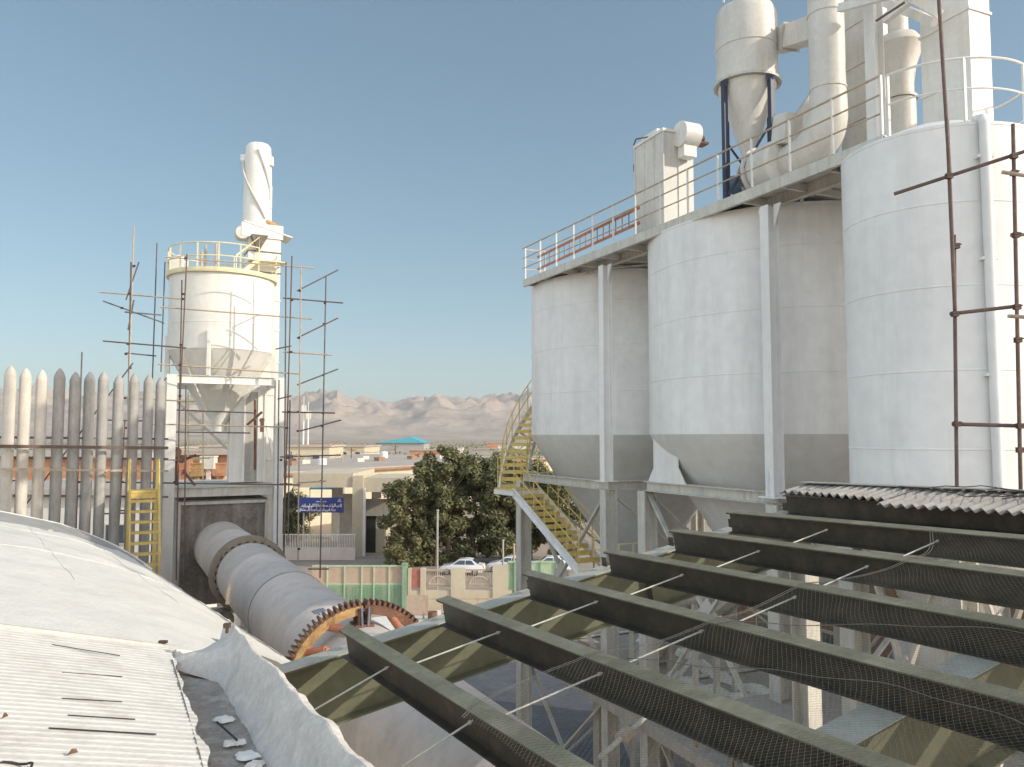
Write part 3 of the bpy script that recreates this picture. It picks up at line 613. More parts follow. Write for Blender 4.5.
# sag rods between the beams
random.seed(3)
RODS = [(i, a, a - da) for i in range(-1, 5) for a, da in ((-1.2 - .06 * i, .12), (-2.9 + .05 * (i % 2), .10), (-6.6, .1))]
for (i, a0, a1) in RODS:
    p, q = RF(a0, SPC * i + .01, -.2), RF(a1, SPC * (i + 1) - .01, -.2 + .08)
    if i < 0: p = RF(a0, -.85, -.35)
    m = MB(); m.tube(p, q, .008, 6); e = (q - p).normalized()
    for z_ in (p + e * .03, q - e * .03): m.tube(z_ - e * .012, z_ + e * .012, .015, 6)
    names = {-1: 'beside the left roof edge', 0: 'between the first and second beams from the kiln', 1: 'between the second and third beams from the kiln', 2: 'between the third and fourth beams from the kiln', 3: 'between the fourth and fifth beams from the kiln', 4: 'between the two beams nearest the sheets'}
    wh = 'farthest' if a0 > -2 else ('middle' if a0 > -5 else 'nearest')
    m.build('sag_rod', M['rod'], label='%s thin steel rod %s' % (wh, names[i]), cat='rod', group='thin rods between the roof beams')
# flat brace with a turnbuckle under the frame
t = thing('turnbuckle_brace', RF(-3.2, 1.4, -.9), 'pale steel brace rod with a turnbuckle plate under the open frame', 'brace')
p, q = at(600, 757, 6.2), at(665, 700, 7.2)
MB().tube(p, q, .02, 8).build('rod', M['rod'], t)
mm = p.lerp(q, .36); e = (q - p).normalized(); MB().bar(mm - e * .09, mm + e * .09, .10, .05).build('turnbuckle', M['palepipe'], t)

# wire netting that sags between the beams
def netz(b):
    k = (b / SPC) % 1.0
    return .010 - .20 * k * (1 - k)
m = MB()
def edge_a(b):
    # far edge of the netting along the frame, ragged
    return -3.25 + .16 * math.sin(b * 2.3) + .30 * math.sin(b * .9 + 1) + (.75 if b > 1 else 0) * min(1, (b - 1)) * .35
st = .034; NB = int(5.9 / st)
def net_line(pts, r=.00065):
    if len(pts) > 1: m.path(pts, r, 3, caps=False)
for s_ in (1, -1):
    for k in range(-NB, int(12 / st)):
        pts = []
        for j in range(0, NB * 2 + 1, 4):
            b = -.15 + j * st / 2
            a = -9.5 + (k + s_ * j / 2 * .62 + (0 if s_ == 1 else 0)) * st * 1.25
            ok = -8.2 < a < edge_a(b)
            if ok:
                pts.append(RF(a + .010 * math.sin(b * 7 + a * 2) + .006 * math.sin(a * 11), b + .015 * math.sin(a * 5), netz(b) * (1 + .3 * math.sin(a * 1.3 + b)) + .012 * math.sin(a * 3 + b * 5)))
            else:
                net_line(pts); pts = []
        net_line(pts)
for off in (0, .03):
    net_line([RF(edge_a(b) - off, b, netz(b) + .004) for b in [-.15 + i * .06 for i in range(99)]], .003)
for b_, dv in ((1.25, .8), (2.2, 1.1)):      # loose selvedge wires
    net_line([RF(-3.2 - i * .12, b_ + dv * math.sin(i * .09) + .03 * math.sin(i), .015 + netz(b_ + dv * math.sin(i * .09))) for i in range(34)], .004)
o = m.build('wire_netting', M['net'], label='diamond wire netting spread over the near part of the open roof frame', cat='wire netting')

# corrugated sheets over the right part
t = thing('corrugated_roof', RF(-3, 7, 0), 'weathered corrugated sheets with a jagged edge in front of the nearest silo', 'roof')
def corr_sheet(a0, a1, b0, b1, c0, skew, pitch=.145, amp=.028):
    m = MB(); n = int((a1 - a0) / pitch * 8); vs = []; fs = []; nb = 6
    for j in range(nb + 1):
        for i in range(n + 1):
            a = a0 + (a1 - a0) * i / n; jj = j / nb
            ee = b0 + skew * (i / n) 
            b = ee + (b1 - ee) * jj
            vs.append(RF(a, b, c0 + amp * math.cos(2 * PI * a / pitch)))
    k = len(vs); vs += [p - FNn * .012 for p in vs]
    W_ = n + 1
    for j in range(nb):
        for i in range(n):
            q = j * W_ + i; fs.append((q, q + 1, q + W_ + 1, q + W_)); fs.append((k + q, k + q + W_, k + q + W_ + 1, k + q + 1))
    for i in range(n): fs.append((i, k + i, k + i + 1, i + 1))
    m.add(vs, fs, True); return m
spec = [(.25, -.6, 6.95, .05), (-.55, -1.75, 6.8, .12), (-1.7, -2.9, 6.62, -.05), (-2.85, -4.05, 6.5, .06), (-4.0, -5.2, 6.42, -.08), (-5.15, -6.4, 6.35, .1), (-6.35, -7.6, 6.3, .0), (-7.5, -8.9, 6.35, .1)]
for i, (a1, a0, b0, sk) in enumerate(spec):
    corr_sheet(a0, a1, b0, 7.55, .035 + (i % 2) * .014, sk).build('roof_sheet', M['corrr'], t)
# far slope of the sheets, falling beyond the ridge
FVo = FV; FV = FH * math.cos(-T_ * .7) + Z * math.sin(-T_ * .7); FPo = FP; FP = FP + FVo * 7.55 - FV * 0
for i, (a1, a0) in enumerate(((.25, -2.6), (-2.5, -5.6), (-5.5, -8.9))):
    corr_sheet(a0, a1, .02, 1.35 if i == 0 else 5.0 if i == 2 else 1.3, .035 + .012 * (i % 2), 0).build('roof_sheet', M['corrr'], t)
MB().bar(RF(.25, 0, .07), RF(-8.9, 0, .07), .30, .012).build('ridge_cap', M['corrr'], t)
MB().ibeam(RF(.1, .1, -.2), RF(-9.5, .1, -.2), .15, .30).build('ridge_beam', M['olivedark'], t)
FV, FP = FVo, FPo
m = MB()
for k in range(5):
    x0 = random.uniform(-4, 0)
    m.path([RF(x0 - i * .2, 7.0 + k * .11 + .12 * math.sin(i * .8 + k), .085 + .03 * abs(math.sin(i * 1.3 + k))) for i in range(14)], .006, 4)
m.build('loose_wire', M['clamp'], label='loose tangled wire lying on the corrugated sheets', cat='wire')

# ------------------------------------------------------------------ rust scaffold by the near silo
def pole(m, a, b, r=.027): m.tube(a, b, r, 8)
def clampit(t, p):
    m = MB(); m.box(p, (.085, .07, .075)); m.tube(p + V((-.05, -.03, .0)), p + V((.06, -.03, .02)), .012, 6); m.build('clamp', M['clamp'], t)
def scaffold(base, label, ups, legs, clamps, group=None):
    t = thing('scaffold', base, label, 'scaffold', group)
    for (a, b, mt) in ups: m = MB(); pole(m, a, b); m.build('upright', M[mt], t)
    for (a, b, mt) in legs: m = MB(); pole(m, a, b); m.build('ledger', M[mt], t)
    for p in clamps: clampit(t, p)
    return t
def A3(px, py, Y=11.2): return at(px, py, Y)
scaffold(A3(957, 497), 'rusty scaffold poles with three ledgers standing before the nearest silo',
         [(A3(938, -14, 11.0), A3(950, 178, 11.1), 'rustpipe'), (A3(947, 120, 11.14), A3(955, 310, 11.2), 'rustpipe'), (A3(954, 235, 11.24), A3(957, 499, 11.25), 'rustpipe'),
          (A3(1013, 124, 11.0), A3(1021, 502, 11.0), 'rustpipe')],
         [(A3(894, 194, 11.6), A3(1026, 151, 10.95), 'rustpipe'), (A3(950, 314, 11.25), A3(1018, 306, 11.05), 'rustpipe'), (A3(952, 424, 11.25), A3(1024, 426, 11), 'rustpipe'),
          (A3(1002, 172, 10.9), A3(1040, 178, 10.6), 'palepipe'), (A3(1008, 316, 10.9), A3(1040, 318, 10.6), 'palepipe'), (A3(1010, 235, 11.1), A3(1040, 234, 10.9), 'palepipe')],
         [A3(949, 176, 11.1), A3(1014, 156, 10.97), A3(1014, 173, 10.95), A3(955, 314, 11.2), A3(1017, 307, 11), A3(957, 424, 11.2), A3(1020, 426, 10.98), A3(1016, 235, 11), A3(1018, 340, 11), A3(956, 246, 11.2), A3(1020, 450, 11)])

# ------------------------------------------------------------------ rotary kiln
KA = az(-27.6); KE = math.radians(.4)
KU = KA * math.cos(KE) + Z * math.sin(KE)             # axis, away
KS = V((KA.y, -KA.x, 0)); KT = KS.cross(KU).normalized()
if KT.z < 0: KT = -KT
KC = V((-11.32, 31.12, -4.31))
def KP(t, s=0, z=0): return KC - KU * t + KS * s + KT * z
kiln = thing('rotary_kiln', KP(13, 0, -1.1), 'long grey rotary kiln tube running from the hood under the open frame', 'rotary kiln')
prof = []
L_ = 32
for t0 in [0, 2.6, 8.9, 12.5, 16.2, 21.5, 24.6, 28]:
    prof += [(1.0, -t0 + .02), (1.008, -t0), (1.008, -t0 - .05), (1.0, -t0 - .07)]
prof += [(1.0, -L_)]
MB().lathe(prof, KC, 96, (KS, KT, KU)).build('shell', M['kiln'], kiln)
def kring(t0, r0, r1, wd, n=96): return MB().lathe([(r0, -t0 + wd / 2), (r1, -t0 + wd / 2), (r1, -t0 - wd / 2), (r0, -t0 - wd / 2), (r0, -t0 + wd / 2)], KC, n, (KS, KT, KU))
for t0 in (6.4, 28.6):
    kring(t0, 1.05, 1.20, .34).build('riding_ring', M['ring'], kiln)
    m = MB()
    for i in range(28):
        a = 2 * PI * i / 28; e = KS * math.cos(a) + KT * math.sin(a)
        m.box(KP(t0) + e * 1.03 , (.05, .12, .44), (e, e.cross(KU), KU))
    m.build('ring_pad', M['ring'], kiln)
kring(12.5, 1.0, 1.018, .05).build('weld_band', M['hood'], kiln)
kring(20.4, 1.0, 1.018, .05).build('weld_band', M['hood'], kiln)
# stencilled mark (illegible hatch in the photo)
m = MB()
for i in range(5):
    for j in range(3 if i % 2 else 2):
        a = math.radians(116 - i * 2.6); e = KS * math.cos(a) + KT * math.sin(a)
        m.box(KP(16.6 + j * .16 + .03 * i) + e * 1.006, (.006, .028, .13), (e, e.cross(KU), KU))
m.build('stencil_mark', M['motorblue'], kiln)
# girth gear, upper half
GT = 18.5
def gear(a0, a1, mt, toothmat, nm):
    m = MB(); n = 40; c = KP(GT); R0, R1 = 1.21, 1.37; wd = .13
    def P(a, r, s): a = math.radians(a); return c + (KS * math.cos(a) + KT * math.sin(a)) * r + KU * s
    vs = []; fs = []
    for i in range(n + 1):
        a = a0 + (a1 - a0) * i / n; vs += [P(a, R0, wd), P(a, R1, wd), P(a, R1, -wd), P(a, R0, -wd)]
    for i in range(n):
        for k in range(4): fs.append((4 * i + k, 4 * i + (k + 1) % 4, 4 * i + 4 + (k + 1) % 4, 4 * i + 4 + k))
    fs += [(0, 3, 2, 1), (4 * n, 4 * n + 1, 4 * n + 2, 4 * n + 3)]
    m.add(vs, fs, False); ring = m.build('gear_rim', mt, kiln)
    m = MB(); step = 360 / 84; a = a0 + step / 2
    while a < a1:
        vs = []
        for s in (-wd, wd):
            for (da, r) in ((-1.25, R1 - .01), (1.25, R1 - .01), (.75, R1 + .085), (-.75, R1 + .085)): vs.append(P(a + da, r, s))
        m.add(vs, [(0, 1, 2, 3), (7, 6, 5, 4), (0, 4, 5, 1), (1, 5, 6, 2), (2, 6, 7, 3), (3, 7, 4, 0)]); a += step
    m.build('teeth', toothmat, ring)
gear(91, 196, M['ochre'], M['rust'], 'l'); gear(33, 89, M['rust'], M['rust'], 'r')
def GP(a, r, s): a = math.radians(a); return KP(GT) + (KS * math.cos(a) + KT * math.sin(a)) * r - KU * s
for a in (150, 122, 64, 44):
    m = MB(); m.tube(GP(a, 1.24, .0), GP(a - 14, 1.06, .42), .075, 12); m.tube(GP(a - 14, 1.06, .42), GP(a - 15, 1.05, .47), .05, 12); m.build('spring_bracket', M['orange'], kiln)
m = MB()
for s in (-.13, .13):
    for da in (-4, 4): m.box(GP(90 + da, 1.16, s), (.07, .34, .10), (KS, KT, KU))
m.box(GP(90, 1.30, 0), (.26, .06, .3), (KS, KT, KU)); m.box(GP(90, 1.02, .0), (.34, .05, .4), (KS, KT, KU))
m.build('joint_flange', M['rust'], kiln)
for (da, s) in ((-3, .2), (3, .2), (-3, -.2), (3, -.2)):
    MB().tube(GP(90 + da, 1.02, s), GP(90 + da, 1.36, s), .02, 6).build('bolt', M['motorblue'], kiln)
# piers with support rollers
for t0, lb in ((6.4, 'concrete pier with rollers under the kiln near the hood'), (28.6, 'concrete pier with rollers under the kiln below the open frame')):
    b = KP(t0); t = thing('kiln_pier', V((b.x, b.y, G)), lb, 'pier', 'kiln piers')
    m = MB(); m.box(V((b.x, b.y, (G - 6.3) / 2)), (2.6, 1.2, -6.3 - G), (KS, KA, Z)); m.build('pier_block', M['concrete'], t)
    for s_ in (-.75, .75):
        m = MB(); q = KP(t0, s_, -1.32); m.tube(q - KU * .25, q + KU * .25, .30, 28); m.tube(q - KU * .45, q + KU * .45, .08, 12); m.build('roller', M['hood'], t)
# hood plate at the far end
t = thing('kiln_hood', KP(0, 0, -2.5), 'dark stained steel hood box that the kiln tube enters', 'kiln hood')
m = MB(); m.box(KP(-.95, .05, -.15), (3.3, 1.9, 4.0), (KS, KA, Z)); m.build('casing', M['hood'], t)
m = MB(); m.bar(KP(.04, -1.62, 1.75), KP(.04, 1.72, 1.75), .10, .12); m.bar(KP(.04, -1.57, -3), KP(.04, -1.57, 1.69), .12, .12, up=KA); m.bar(KP(.04, 1.67, -3), KP(.04, 1.67, 1.69), .12, .12, up=KA); m.build('edge_frame', M['steel_w'], t)
kb = MB().lathe([(1.02, .06), (1.12, .06), (1.12, -.02), (1.02, -.02)], KC, 64, (KS, KT, KU)); kb.build('seal_ring', M['hood'], t)

# ------------------------------------------------------------------ preheater tower with tank
TA = V((-12.95, 30.0, 0)); TS = KS; TB = KA; SD = 4.02
tc = TA + TS * (SD / 2) + TB * (SD / 2)
tw = thing('steel_tower', tc + Z * G, 'white steel frame tower that carries the yellow railed tank', 'tower')
cor = [TA, TA + TS * SD, TA + TS * SD + TB * SD, TA + TB * SD]
for p in cor: MB().ibeam(p + Z * G, p + Z * 2.36, .36, .36, .03, .02, up=TB).build('column', M['white'], tw)
for z, hh in ((2.2, .32), (-2.12, .36), (-7.5, .3)):
    for i in range(4):
        a, b = cor[i], cor[(i + 1) % 4]; e = (b - a).normalized()
        MB().ibeam(a + e * .19 + Z * z, b - e * .19 + Z * z, .2, hh, .02, .05).build('beam', M['white'] if z > 0 else M['steel_w'], tw)
for i in (1, 2, 3):
    a, b = cor[i], cor[(i + 1) % 4]; MB().bar(a + Z * -1.9, b + Z * 2.0, .1, .1).build('brace', M['white'], tw)
MB().box(tc + Z * -1.93, (SD - .4, SD - .4, .03), (TS, TB, Z)).build('floor_plate', M['steel_w'], tw)
tc2 = V((-12.08, 32.65, 0))
tk = thing('tank', tc2 + Z * 0, 'white cone-bottomed tank with faded yellow railing on the scaffolded tower', 'tank')
RT = 2.06
MB().lathe([(RT, 3.45), (RT, 3.47), (RT, 4.46), (RT, 4.48), (RT + .008, 4.50), (RT + .008, 4.52), (RT, 4.54), (RT, 4.56), (RT, 6.38), (RT, 6.40), (RT + .03, 6.43), (RT + .03, 6.45), (1.0, 6.75), (.02, 6.85)], tc2, 72).build('shell', M['tank'], tk)
MB().lathe([(RT, 3.45), (RT - .02, 3.43), (RT - .05, 3.39), (.58, .99), (.55, .95), (.3, .55), (.3, .2)], tc2, 56).build('cone', M['tank'], tk)
for a in (172, 262, 352, 82):
    e = V((math.sin(math.radians(a)), math.cos(math.radians(a)), 0)); q = tc2 + e * (RT + .05)
    MB().bar(q + Z * 2.36, q + Z * 4.15, .12, .18, up=e).build('support_lug', M['tank'], tk)
for i in range(6):
    a = math.radians(25 + 60 * i); e = V((math.sin(a), math.cos(a), 0)); MB().bar(tc2 + e * (RT - .05) + Z * 3.35, tc2 + e * .7 + Z * 1.05, .03, .16).build('cone_rib', M['tank'], tk)
MB().lathe([(RT + .10, 6.5), (RT + .12, 6.5), (RT + .12, 6.64), (RT + .10, 6.64)], tc2, 64).build('toe_plate', M['yellowpale'], tk)
MB().lathe([(RT - .3, 6.46), (RT + .11, 6.46), (RT + .11, 6.50), (RT - .3, 6.50)], tc2, 64).build('walkway_ring', M['yellowpale'], tk)
def rpts(R, a0, a1, z, n): return [tc2 + V((math.sin(math.radians(a0 + (a1 - a0) * i / n)), math.cos(math.radians(a0 + (a1 - a0) * i / n)), 0)) * R + Z * z for i in range(n + 1)]
pts = rpts(RT + .06, 120, 445, 6.5, 44)
for q in (1.12, .6): MB().path([p + Z * q for p in pts], .028, 6).build('rail', M['yellowpale'], tk)
for i in range(0, 45, 3): MB().bar(pts[i], pts[i] + Z * 1.12, .05, .05, up=V((1, .2, 0))).build('rail_post', M['yellowpale'], tk)
m = MB(); q = tc2 + V((-1.6, -.6, 6.65)); m.box(q + Z * .3, (.5, .5, .5)); m.lathe([(.2, 0), (.2, .75), (.01, .8)], q, 16); m.build('manhole', M['tank'], tk)
for (dx, dy) in ((-.4, -.9), (.1, -1.1), (-1.0, .2)):
    MB().tube(tc2 + V((dx, dy, 6.6)), tc2 + V((dx, dy, 7.8)), .05, 8).build('vent_pipe', M['palepipe'], tk)
# elevator casing, head and twisted stack
ec = at(263, 240, 34.3); ec = V((ec.x, ec.y, 0))
t = thing('bucket_elevator', ec + Z * G, 'white bucket elevator tower rising beside the railed tank', 'bucket elevator')
MB().box(ec + Z * ((8.6 + G) / 2), (1.35, 1.0, 8.6 - G), (TS, TB, Z)).build('casing', M['tank'], t)
for z in (-1, .4, 1.8, 3.2, 4.6, 5.9, 7.1, 8.0): MB().box(ec + Z * z, (1.42, 1.07, .05), (TS, TB, Z)).build('flange', M['hood'] if z > 6.5 else M['tank'], t)
m = MB(); m.box(ec + Z * 8.9 - TS * .12, (1.75, 1.15, .6), (TS, TB, Z)); m.bar(ec + Z * 9.25 - TS * .9, ec + Z * 8.75 + TS * 1.15, 1.2, .05); m.build('head', M['white'], t)
m = MB(); m.lathe([(.01, -.25), (.28, -.25), (.28, .25), (.01, .25)], ec - TS * .95 + Z * 8.75 - TB * .3, 24, (TS, Z, TB)); m.build('pulley_cover', M['steel_w'], t)
m = MB(); q = ec - TB * .55 - TS * .3; m.add([q + TS * -.35 + Z * 8.6, q + TS * .35 + Z * 8.6, q + TS * .35 - TB * .5 + Z * 8.6, q + TS * -.35 - TB * .5 + Z * 8.6, q + TS * 0.0 - TB * .1 + Z * 7.9], [(0, 1, 2, 3), (0, 4, 1), (1, 4, 2), (2, 4, 3), (3, 4, 0)]); m.build('spout', M['hood'], t)
m = MB(); m.box(ec + TS * .35 + Z * 9.25 - TB * .2, (.35, .3, .3), (TS, TB, Z)); m.tube(ec + TS * .0 + Z * 9.35 - TB * .4, ec + TS * .7 + Z * 9.1 - TB * .4, .14, 14); m.build('drive_motor', M['ochre'], t)
sx = at(258, 180, 34.2); sx = V((sx.x, sx.y, 0))
t = thing('vent_stack', sx + Z * 9.3, 'white vent stack wrapped by a spiral tube on top of the elevator', 'stack')
MB().lathe([(.62, 9.2), (.60, 10.6), (.57, 12.2), (.53, 12.75), (.45, 12.86), (.02, 12.9)], sx, 32).build('stack_shell', M['white'], t)
m = MB(); pts = []
for i in range(30):
    k = i / 29; a = math.radians(-150 + 215 * k * .62 + 100); pts.append(sx + V((math.cos(-PI + PI * .78 * k) * .64, -abs(math.sin(PI * .78 * k)) * .64 - .02, 12.35 - 2.9 * k)))
m.path(pts, .05, 8); m.build('wrap_tube', M['steel_w'], t)
m = MB(); m.path([sx + V((.2, -.58, 12.5)), sx + V((.5, -.42, 11.6)), sx + V((.63, -.2, 10.9)), sx + V((.60, -.1, 10.0))], .07, 8); m.build('wrap_tube', M['white'], t)
m = MB(); m.box(sx + V((-.62, -.1, 12.25)), (.22, .2, .28)); m.box(sx + V((.6, -.1, 12.1)), (.16, .2, .4)); m.build('lifting_lug', M['white'], t)
# faded yellow platform stair beside the elevator
t = thing('access_ladder', ec - TB * 1.4 + Z * 6.6, 'small faded yellow stair between tank roof and elevator head', 'stair')
a0 = ec - TS * 1.3 - TB * 1.1 + Z * 6.6; a1 = ec - TS * .35 - TB * .9 + Z * 7.5
for s_ in (-.3, .3):
    MB().bar(a0 + TB * s_, a1 + TB * s_, .03, .16).build('stringer', M['yellowpale'], t)
    MB().path([a0 + TB * s_ + Z * 0, a0 + TB * s_ + Z * .95, a1 + TB * s_ + Z * .95, a1 + TB * s_], .025, 6).build('handrail', M['yellowpale'], t)
for i in range(5): MB().box(a0.lerp(a1, (i + .5) / 5), (.2, .6, .03), (TS, TB, Z)).build('tread', M['yellowpale'], t)
m = MB(); m.box(ec - TB * .95 + Z * 7.45, (1.5, .7, .04), (TS, TB, Z)); m.build('platform', M['yellowpale'], t)
# riser duct between tower columns
dq = at(246, 440, 33.2); dq = V((dq.x, dq.y, 0))
t = thing('flue_duct', dq + Z * -1.9, 'white flue duct with a grey panel standing on the hood floor', 'duct')
MB().box(dq + Z * .15, (1.35, .9, 4.05), (TS, TB, Z)).build('duct_body', M['white'], t)
MB().box(dq + Z * .0 - TB * .455 + TS * .12, (.52, .02, 3.7), (TS, TB, Z)).build('grey_panel', M['pipegrey'], t)
for s_ in (-.68, -.17, .42, .68): MB().box(dq + Z * .1 - TB * .47 + TS * s_, (.09, .08, 3.95), (TS, TB, Z)).build('stiffener', M['white'], t)
MB().box(dq + Z * .45 - TB * .46 + TS * .55, (.13, .03, .5), (TS, TB, Z)).build('hatch', M['rust'], t)
q = at(262, 440, 32.6)
# open box shapes: cross pipes around hood floor
t = thing('floor_machinery', at(192, 487, 33.5), 'jumble of small valves and pipes on the hood floor beside the column', 'machinery')
for (px, py, r_) in ((176, 452, .20), (181, 459, .16), (262, 420, .08)):
    q = at(px, py, 31.0); MB().lathe([(.02, -.12), (r_, -.12), (r_, .12), (.02, .12)], q, 16, (TS, Z, TB)).build('hand_wheel', M['rust'], t)
for (a, b) in (((176, 450), (176, 487)), ((183, 470), (196, 487)), ((255, 400), (255, 470)), ((178, 462), (196, 455)), ((247, 425), (262, 412))): MB().tube(at(*a, 31.2), at(*b, 31.2), .05, 8).build('pipe', M['rust'], t)

# yellow stair left of the tower
st0 = at(144, 491, 25.6); sdir = (KA * -1)
t = thing('yellow_stair', st0 + Z * -2.6, 'bright yellow steep stair climbing to the hood floor left of the tower', 'stair')
sw = .84; n = 9; rise = .31; run = .18
for s_ in (-sw / 2, sw / 2):
    MB().bar(st0 + KS * s_, st0 + KS * s_ + sdir * run * n - Z * rise * n, .05, .22).build('stringer', M['yellow'], t)
    MB().path([st0 + KS * s_ - sdir * .8 + Z * 1.0, st0 + KS * s_ + Z * 1.0, st0 + KS * s_ + sdir * run * n - Z * (rise * n - 1.0)], .028, 6).build('handrail', M['yellow'], t)
    for k in (0, 3, 6, 9): q = st0 + KS * s_ + sdir * run * k - Z * rise * k; MB().bar(q, q + Z * 1.0, .045, .045, up=V((1, .2, 0))).build('baluster', M['yellow'], t)
    q = st0 + KS * s_ - sdir * .8; MB().bar(q, q + Z * 1.0, .06, .06, up=V((1, .2, 0))).build('baluster', M['yellow'], t)
for k in range(1, n): MB().box(st0 + sdir * run * k - Z * rise * k, (sw, .26, .075), (KS, sdir, Z)).build('tread', M['yellow'], t)
m = MB(); m.box(st0 - sdir * .5 - Z * .02, (sw + .1, 1.1, .06), (KS, sdir, Z)); m.bar(st0 + KS * -.46 - Z * .12, st0 + KS * .46 - Z * .12, .04, .22); m.build('landing', M['yellow'], t)
for s_ in (-.4, .4): q = st0 - sdir * .9 + KS * s_; MB().bar(q + Z * (G - q.z), q, .1, .1, up=KA).build('leg', M['yellow'], t)
q = at(158, 510, 29.5); MB().bar(V((q.x, q.y, G)), V((q.x, q.y, -2)), .14, .2, up=KA).build('brown_post', M['ochre'], label='brown painted post between the yellow stair and tower column', cat='post')

# ------------------------------------------------------------------ scaffolds round the tower
def P_(px, py, Y): return at(px, py, Y)
Y1, Y2 = 29.0, 32.5
ups = [((134, 226, Y1), (124, 540, Y1), 'palepipe'), ((131, 262, Y1), (127, 470, Y1 + .05), 'darkpipe'), ((157, 243, Y2), (149, 480, Y2), 'darkpipe'), ((165, 262, 31), (161, 372, 31), 'darkpipe'),
       ((187, 254, Y1), (180, 400, Y1), 'rustpipe'), ((182, 280, Y1 + .1), (176, 580, Y1 + .1), 'rustpipe'), ((82, 352, Y1), (76, 530, Y1), 'darkpipe'), ((186, 385, Y1), (184, 575, Y1 - .2), 'rustpipe'), ((125, 420, 28.5), (118, 540, 28.5), 'darkpipe')]
led = [((99, 292, Y1), (182, 299, Y1), 'palepipe'), ((103, 341, Y1), (186, 348, Y1), 'rustpipe'), ((126, 353, Y1), (156, 356, Y2), 'darkpipe'), ((103, 301, Y1), (164, 323, 31), 'darkpipe'), ((125, 312, Y1), (161, 315, 31), 'darkpipe'),
       ((160, 307, Y1), (312, 319, 30.3), 'palepipe'), ((158, 364, Y1), (300, 374, 30.3), 'palepipe'), ((113, 397, Y1), (181, 401, Y1), 'palepipe'), ((165, 257, Y1), (314, 268, 30.5), 'palepipe'),
       ((105, 420, Y1), (150, 421, Y1), 'darkpipe'), ((150, 424, Y1), (285, 427, 30.3), 'palepipe'), ((105, 458, Y1), (176, 460, Y1), 'palepipe'), ((100, 482, 28.6), (300, 485, 29.6), 'rustpipe'),
       ((176, 410, 31), (256, 413, 31), 'darkpipe'), ((176, 432, 31), (250, 433, 31), 'darkpipe'), ((98, 514, 28.4), (128, 513, 28.4), 'darkpipe'), ((110, 510, 28.4), (130, 511, 28.4), 'darkpipe'),
       ((139, 262, Y1), (126, 300, Y1), 'darkpipe'), ((134, 300, Y1), (128, 330, Y1), 'darkpipe'), ((133, 363, Y1), (12, 523, 28.2), 'darkpipe'), ((131, 500, 28.5), (162, 500, 28.5), 'darkpipe')]
cl = [(130, 294, Y1), (128, 344, Y1), (126, 354, Y1), (183, 294, Y1), (183, 299, Y1), (181, 345, Y1), (180, 365, Y1), (180, 396, Y1), (134, 266, Y1), (125, 398, Y1), (126, 428, Y1), (122, 482, 28.6), (175, 482, Y1), (186, 258, Y1), (122, 308, Y1), (130, 368, Y1), (119, 513, 28.5), (80, 447, Y1), (79, 482, Y1)]
scaffold(P_(124, 540, Y1), 'rusty pipe scaffold on the left side of the railed tank tower', [(P_(*a), P_(*b), c_) for a, b, c_ in ups], [(P_(*a), P_(*b), c_) for a, b, c_ in led], [P_(*a) for a in cl], 'pipe scaffolds around the tower')
ups = [((286, 262, 31), (284, 560, 31), 'rustpipe'), ((292, 256, 30), (283, 575, 30), 'rustpipe'), ((301, 268, 30), (298, 560, 30), 'palepipe'), ((326, 277, 30.5), (320, 578, 30.5), 'darkpipe'), ((290, 400, 30), (288, 545, 30), 'darkpipe'), ((279, 380, 31), (277, 560, 31), 'darkpipe')]
led = [((297, 291, 30), (338, 270, 30.6), 'darkpipe'), ((283, 298, 30), (343, 303, 30.5), 'rustpipe'), ((297, 338, 30), (338, 318, 30.6), 'rustpipe'), ((283, 352, 30), (332, 355, 30.5), 'palepipe'), ((297, 385, 30), (338, 369, 30.6), 'darkpipe'),
       ((282, 412, 30), (335, 413, 30.5), 'rustpipe'), ((300, 431, 30), (341, 420, 30.6), 'darkpipe'), ((280, 457, 30), (341, 455, 30.5), 'darkpipe'), ((297, 483, 30), (326, 481, 30.5), 'palepipe'), ((308, 569, 30.5), (329, 569, 30.5), 'darkpipe'), ((278, 399, 31), (291, 396, 30), 'darkpipe'), ((276, 349, 31), (291, 346, 30), 'darkpipe'), ((280, 484, 30), (292, 484, 30), 'darkpipe')]
cl = [(292, 300, 30), (291, 352, 30), (289, 412, 30), (288, 458, 30), (300, 291, 30), (325, 303, 30.5), (324, 324, 30.5), (299, 338, 30), (323, 375, 30.5), (323, 413, 30.5), (322, 426, 30.5), (298, 431, 30), (287, 428, 30), (281, 460, 30), (286, 484, 30), (298, 412, 30), (321, 481, 30.5), (299, 549, 30)]
scaffold(P_(283, 575, 30), 'rusty pipe scaffold on the right side of the railed tank tower', [(P_(*a), P_(*b), c_) for a, b, c_ in ups], [(P_(*a), P_(*b), c_) for a, b, c_ in led], [P_(*a) for a in cl], 'pipe scaffolds around the tower')
# thin yellow ring ladder seen through the tower
t = thing('caged_ladder', at(196, 487, 36), 'faded yellow caged ladder seen through the tower legs', 'ladder')
for x in (188, 203): MB().tube(at(x, 392, 36), at(x, 487, 36), .035, 6).build('side_rail', M['yellowpale'], t)
for y in range(396, 486, 8): MB().tube(at(188, y, 36), at(203, y, 36), .022, 6).build('rung', M['yellowpale'], t)
for y in (402, 430, 458):
    q = at(195, y, 36); MB().path([q + V((.8 * math.cos(2 * PI * i / 16), .5 * math.sin(2 * PI * i / 16) - .4, 0)) for i in range(16)], .025, 5, closed=True).build('cage_hoop', M['yellowpale'], t)

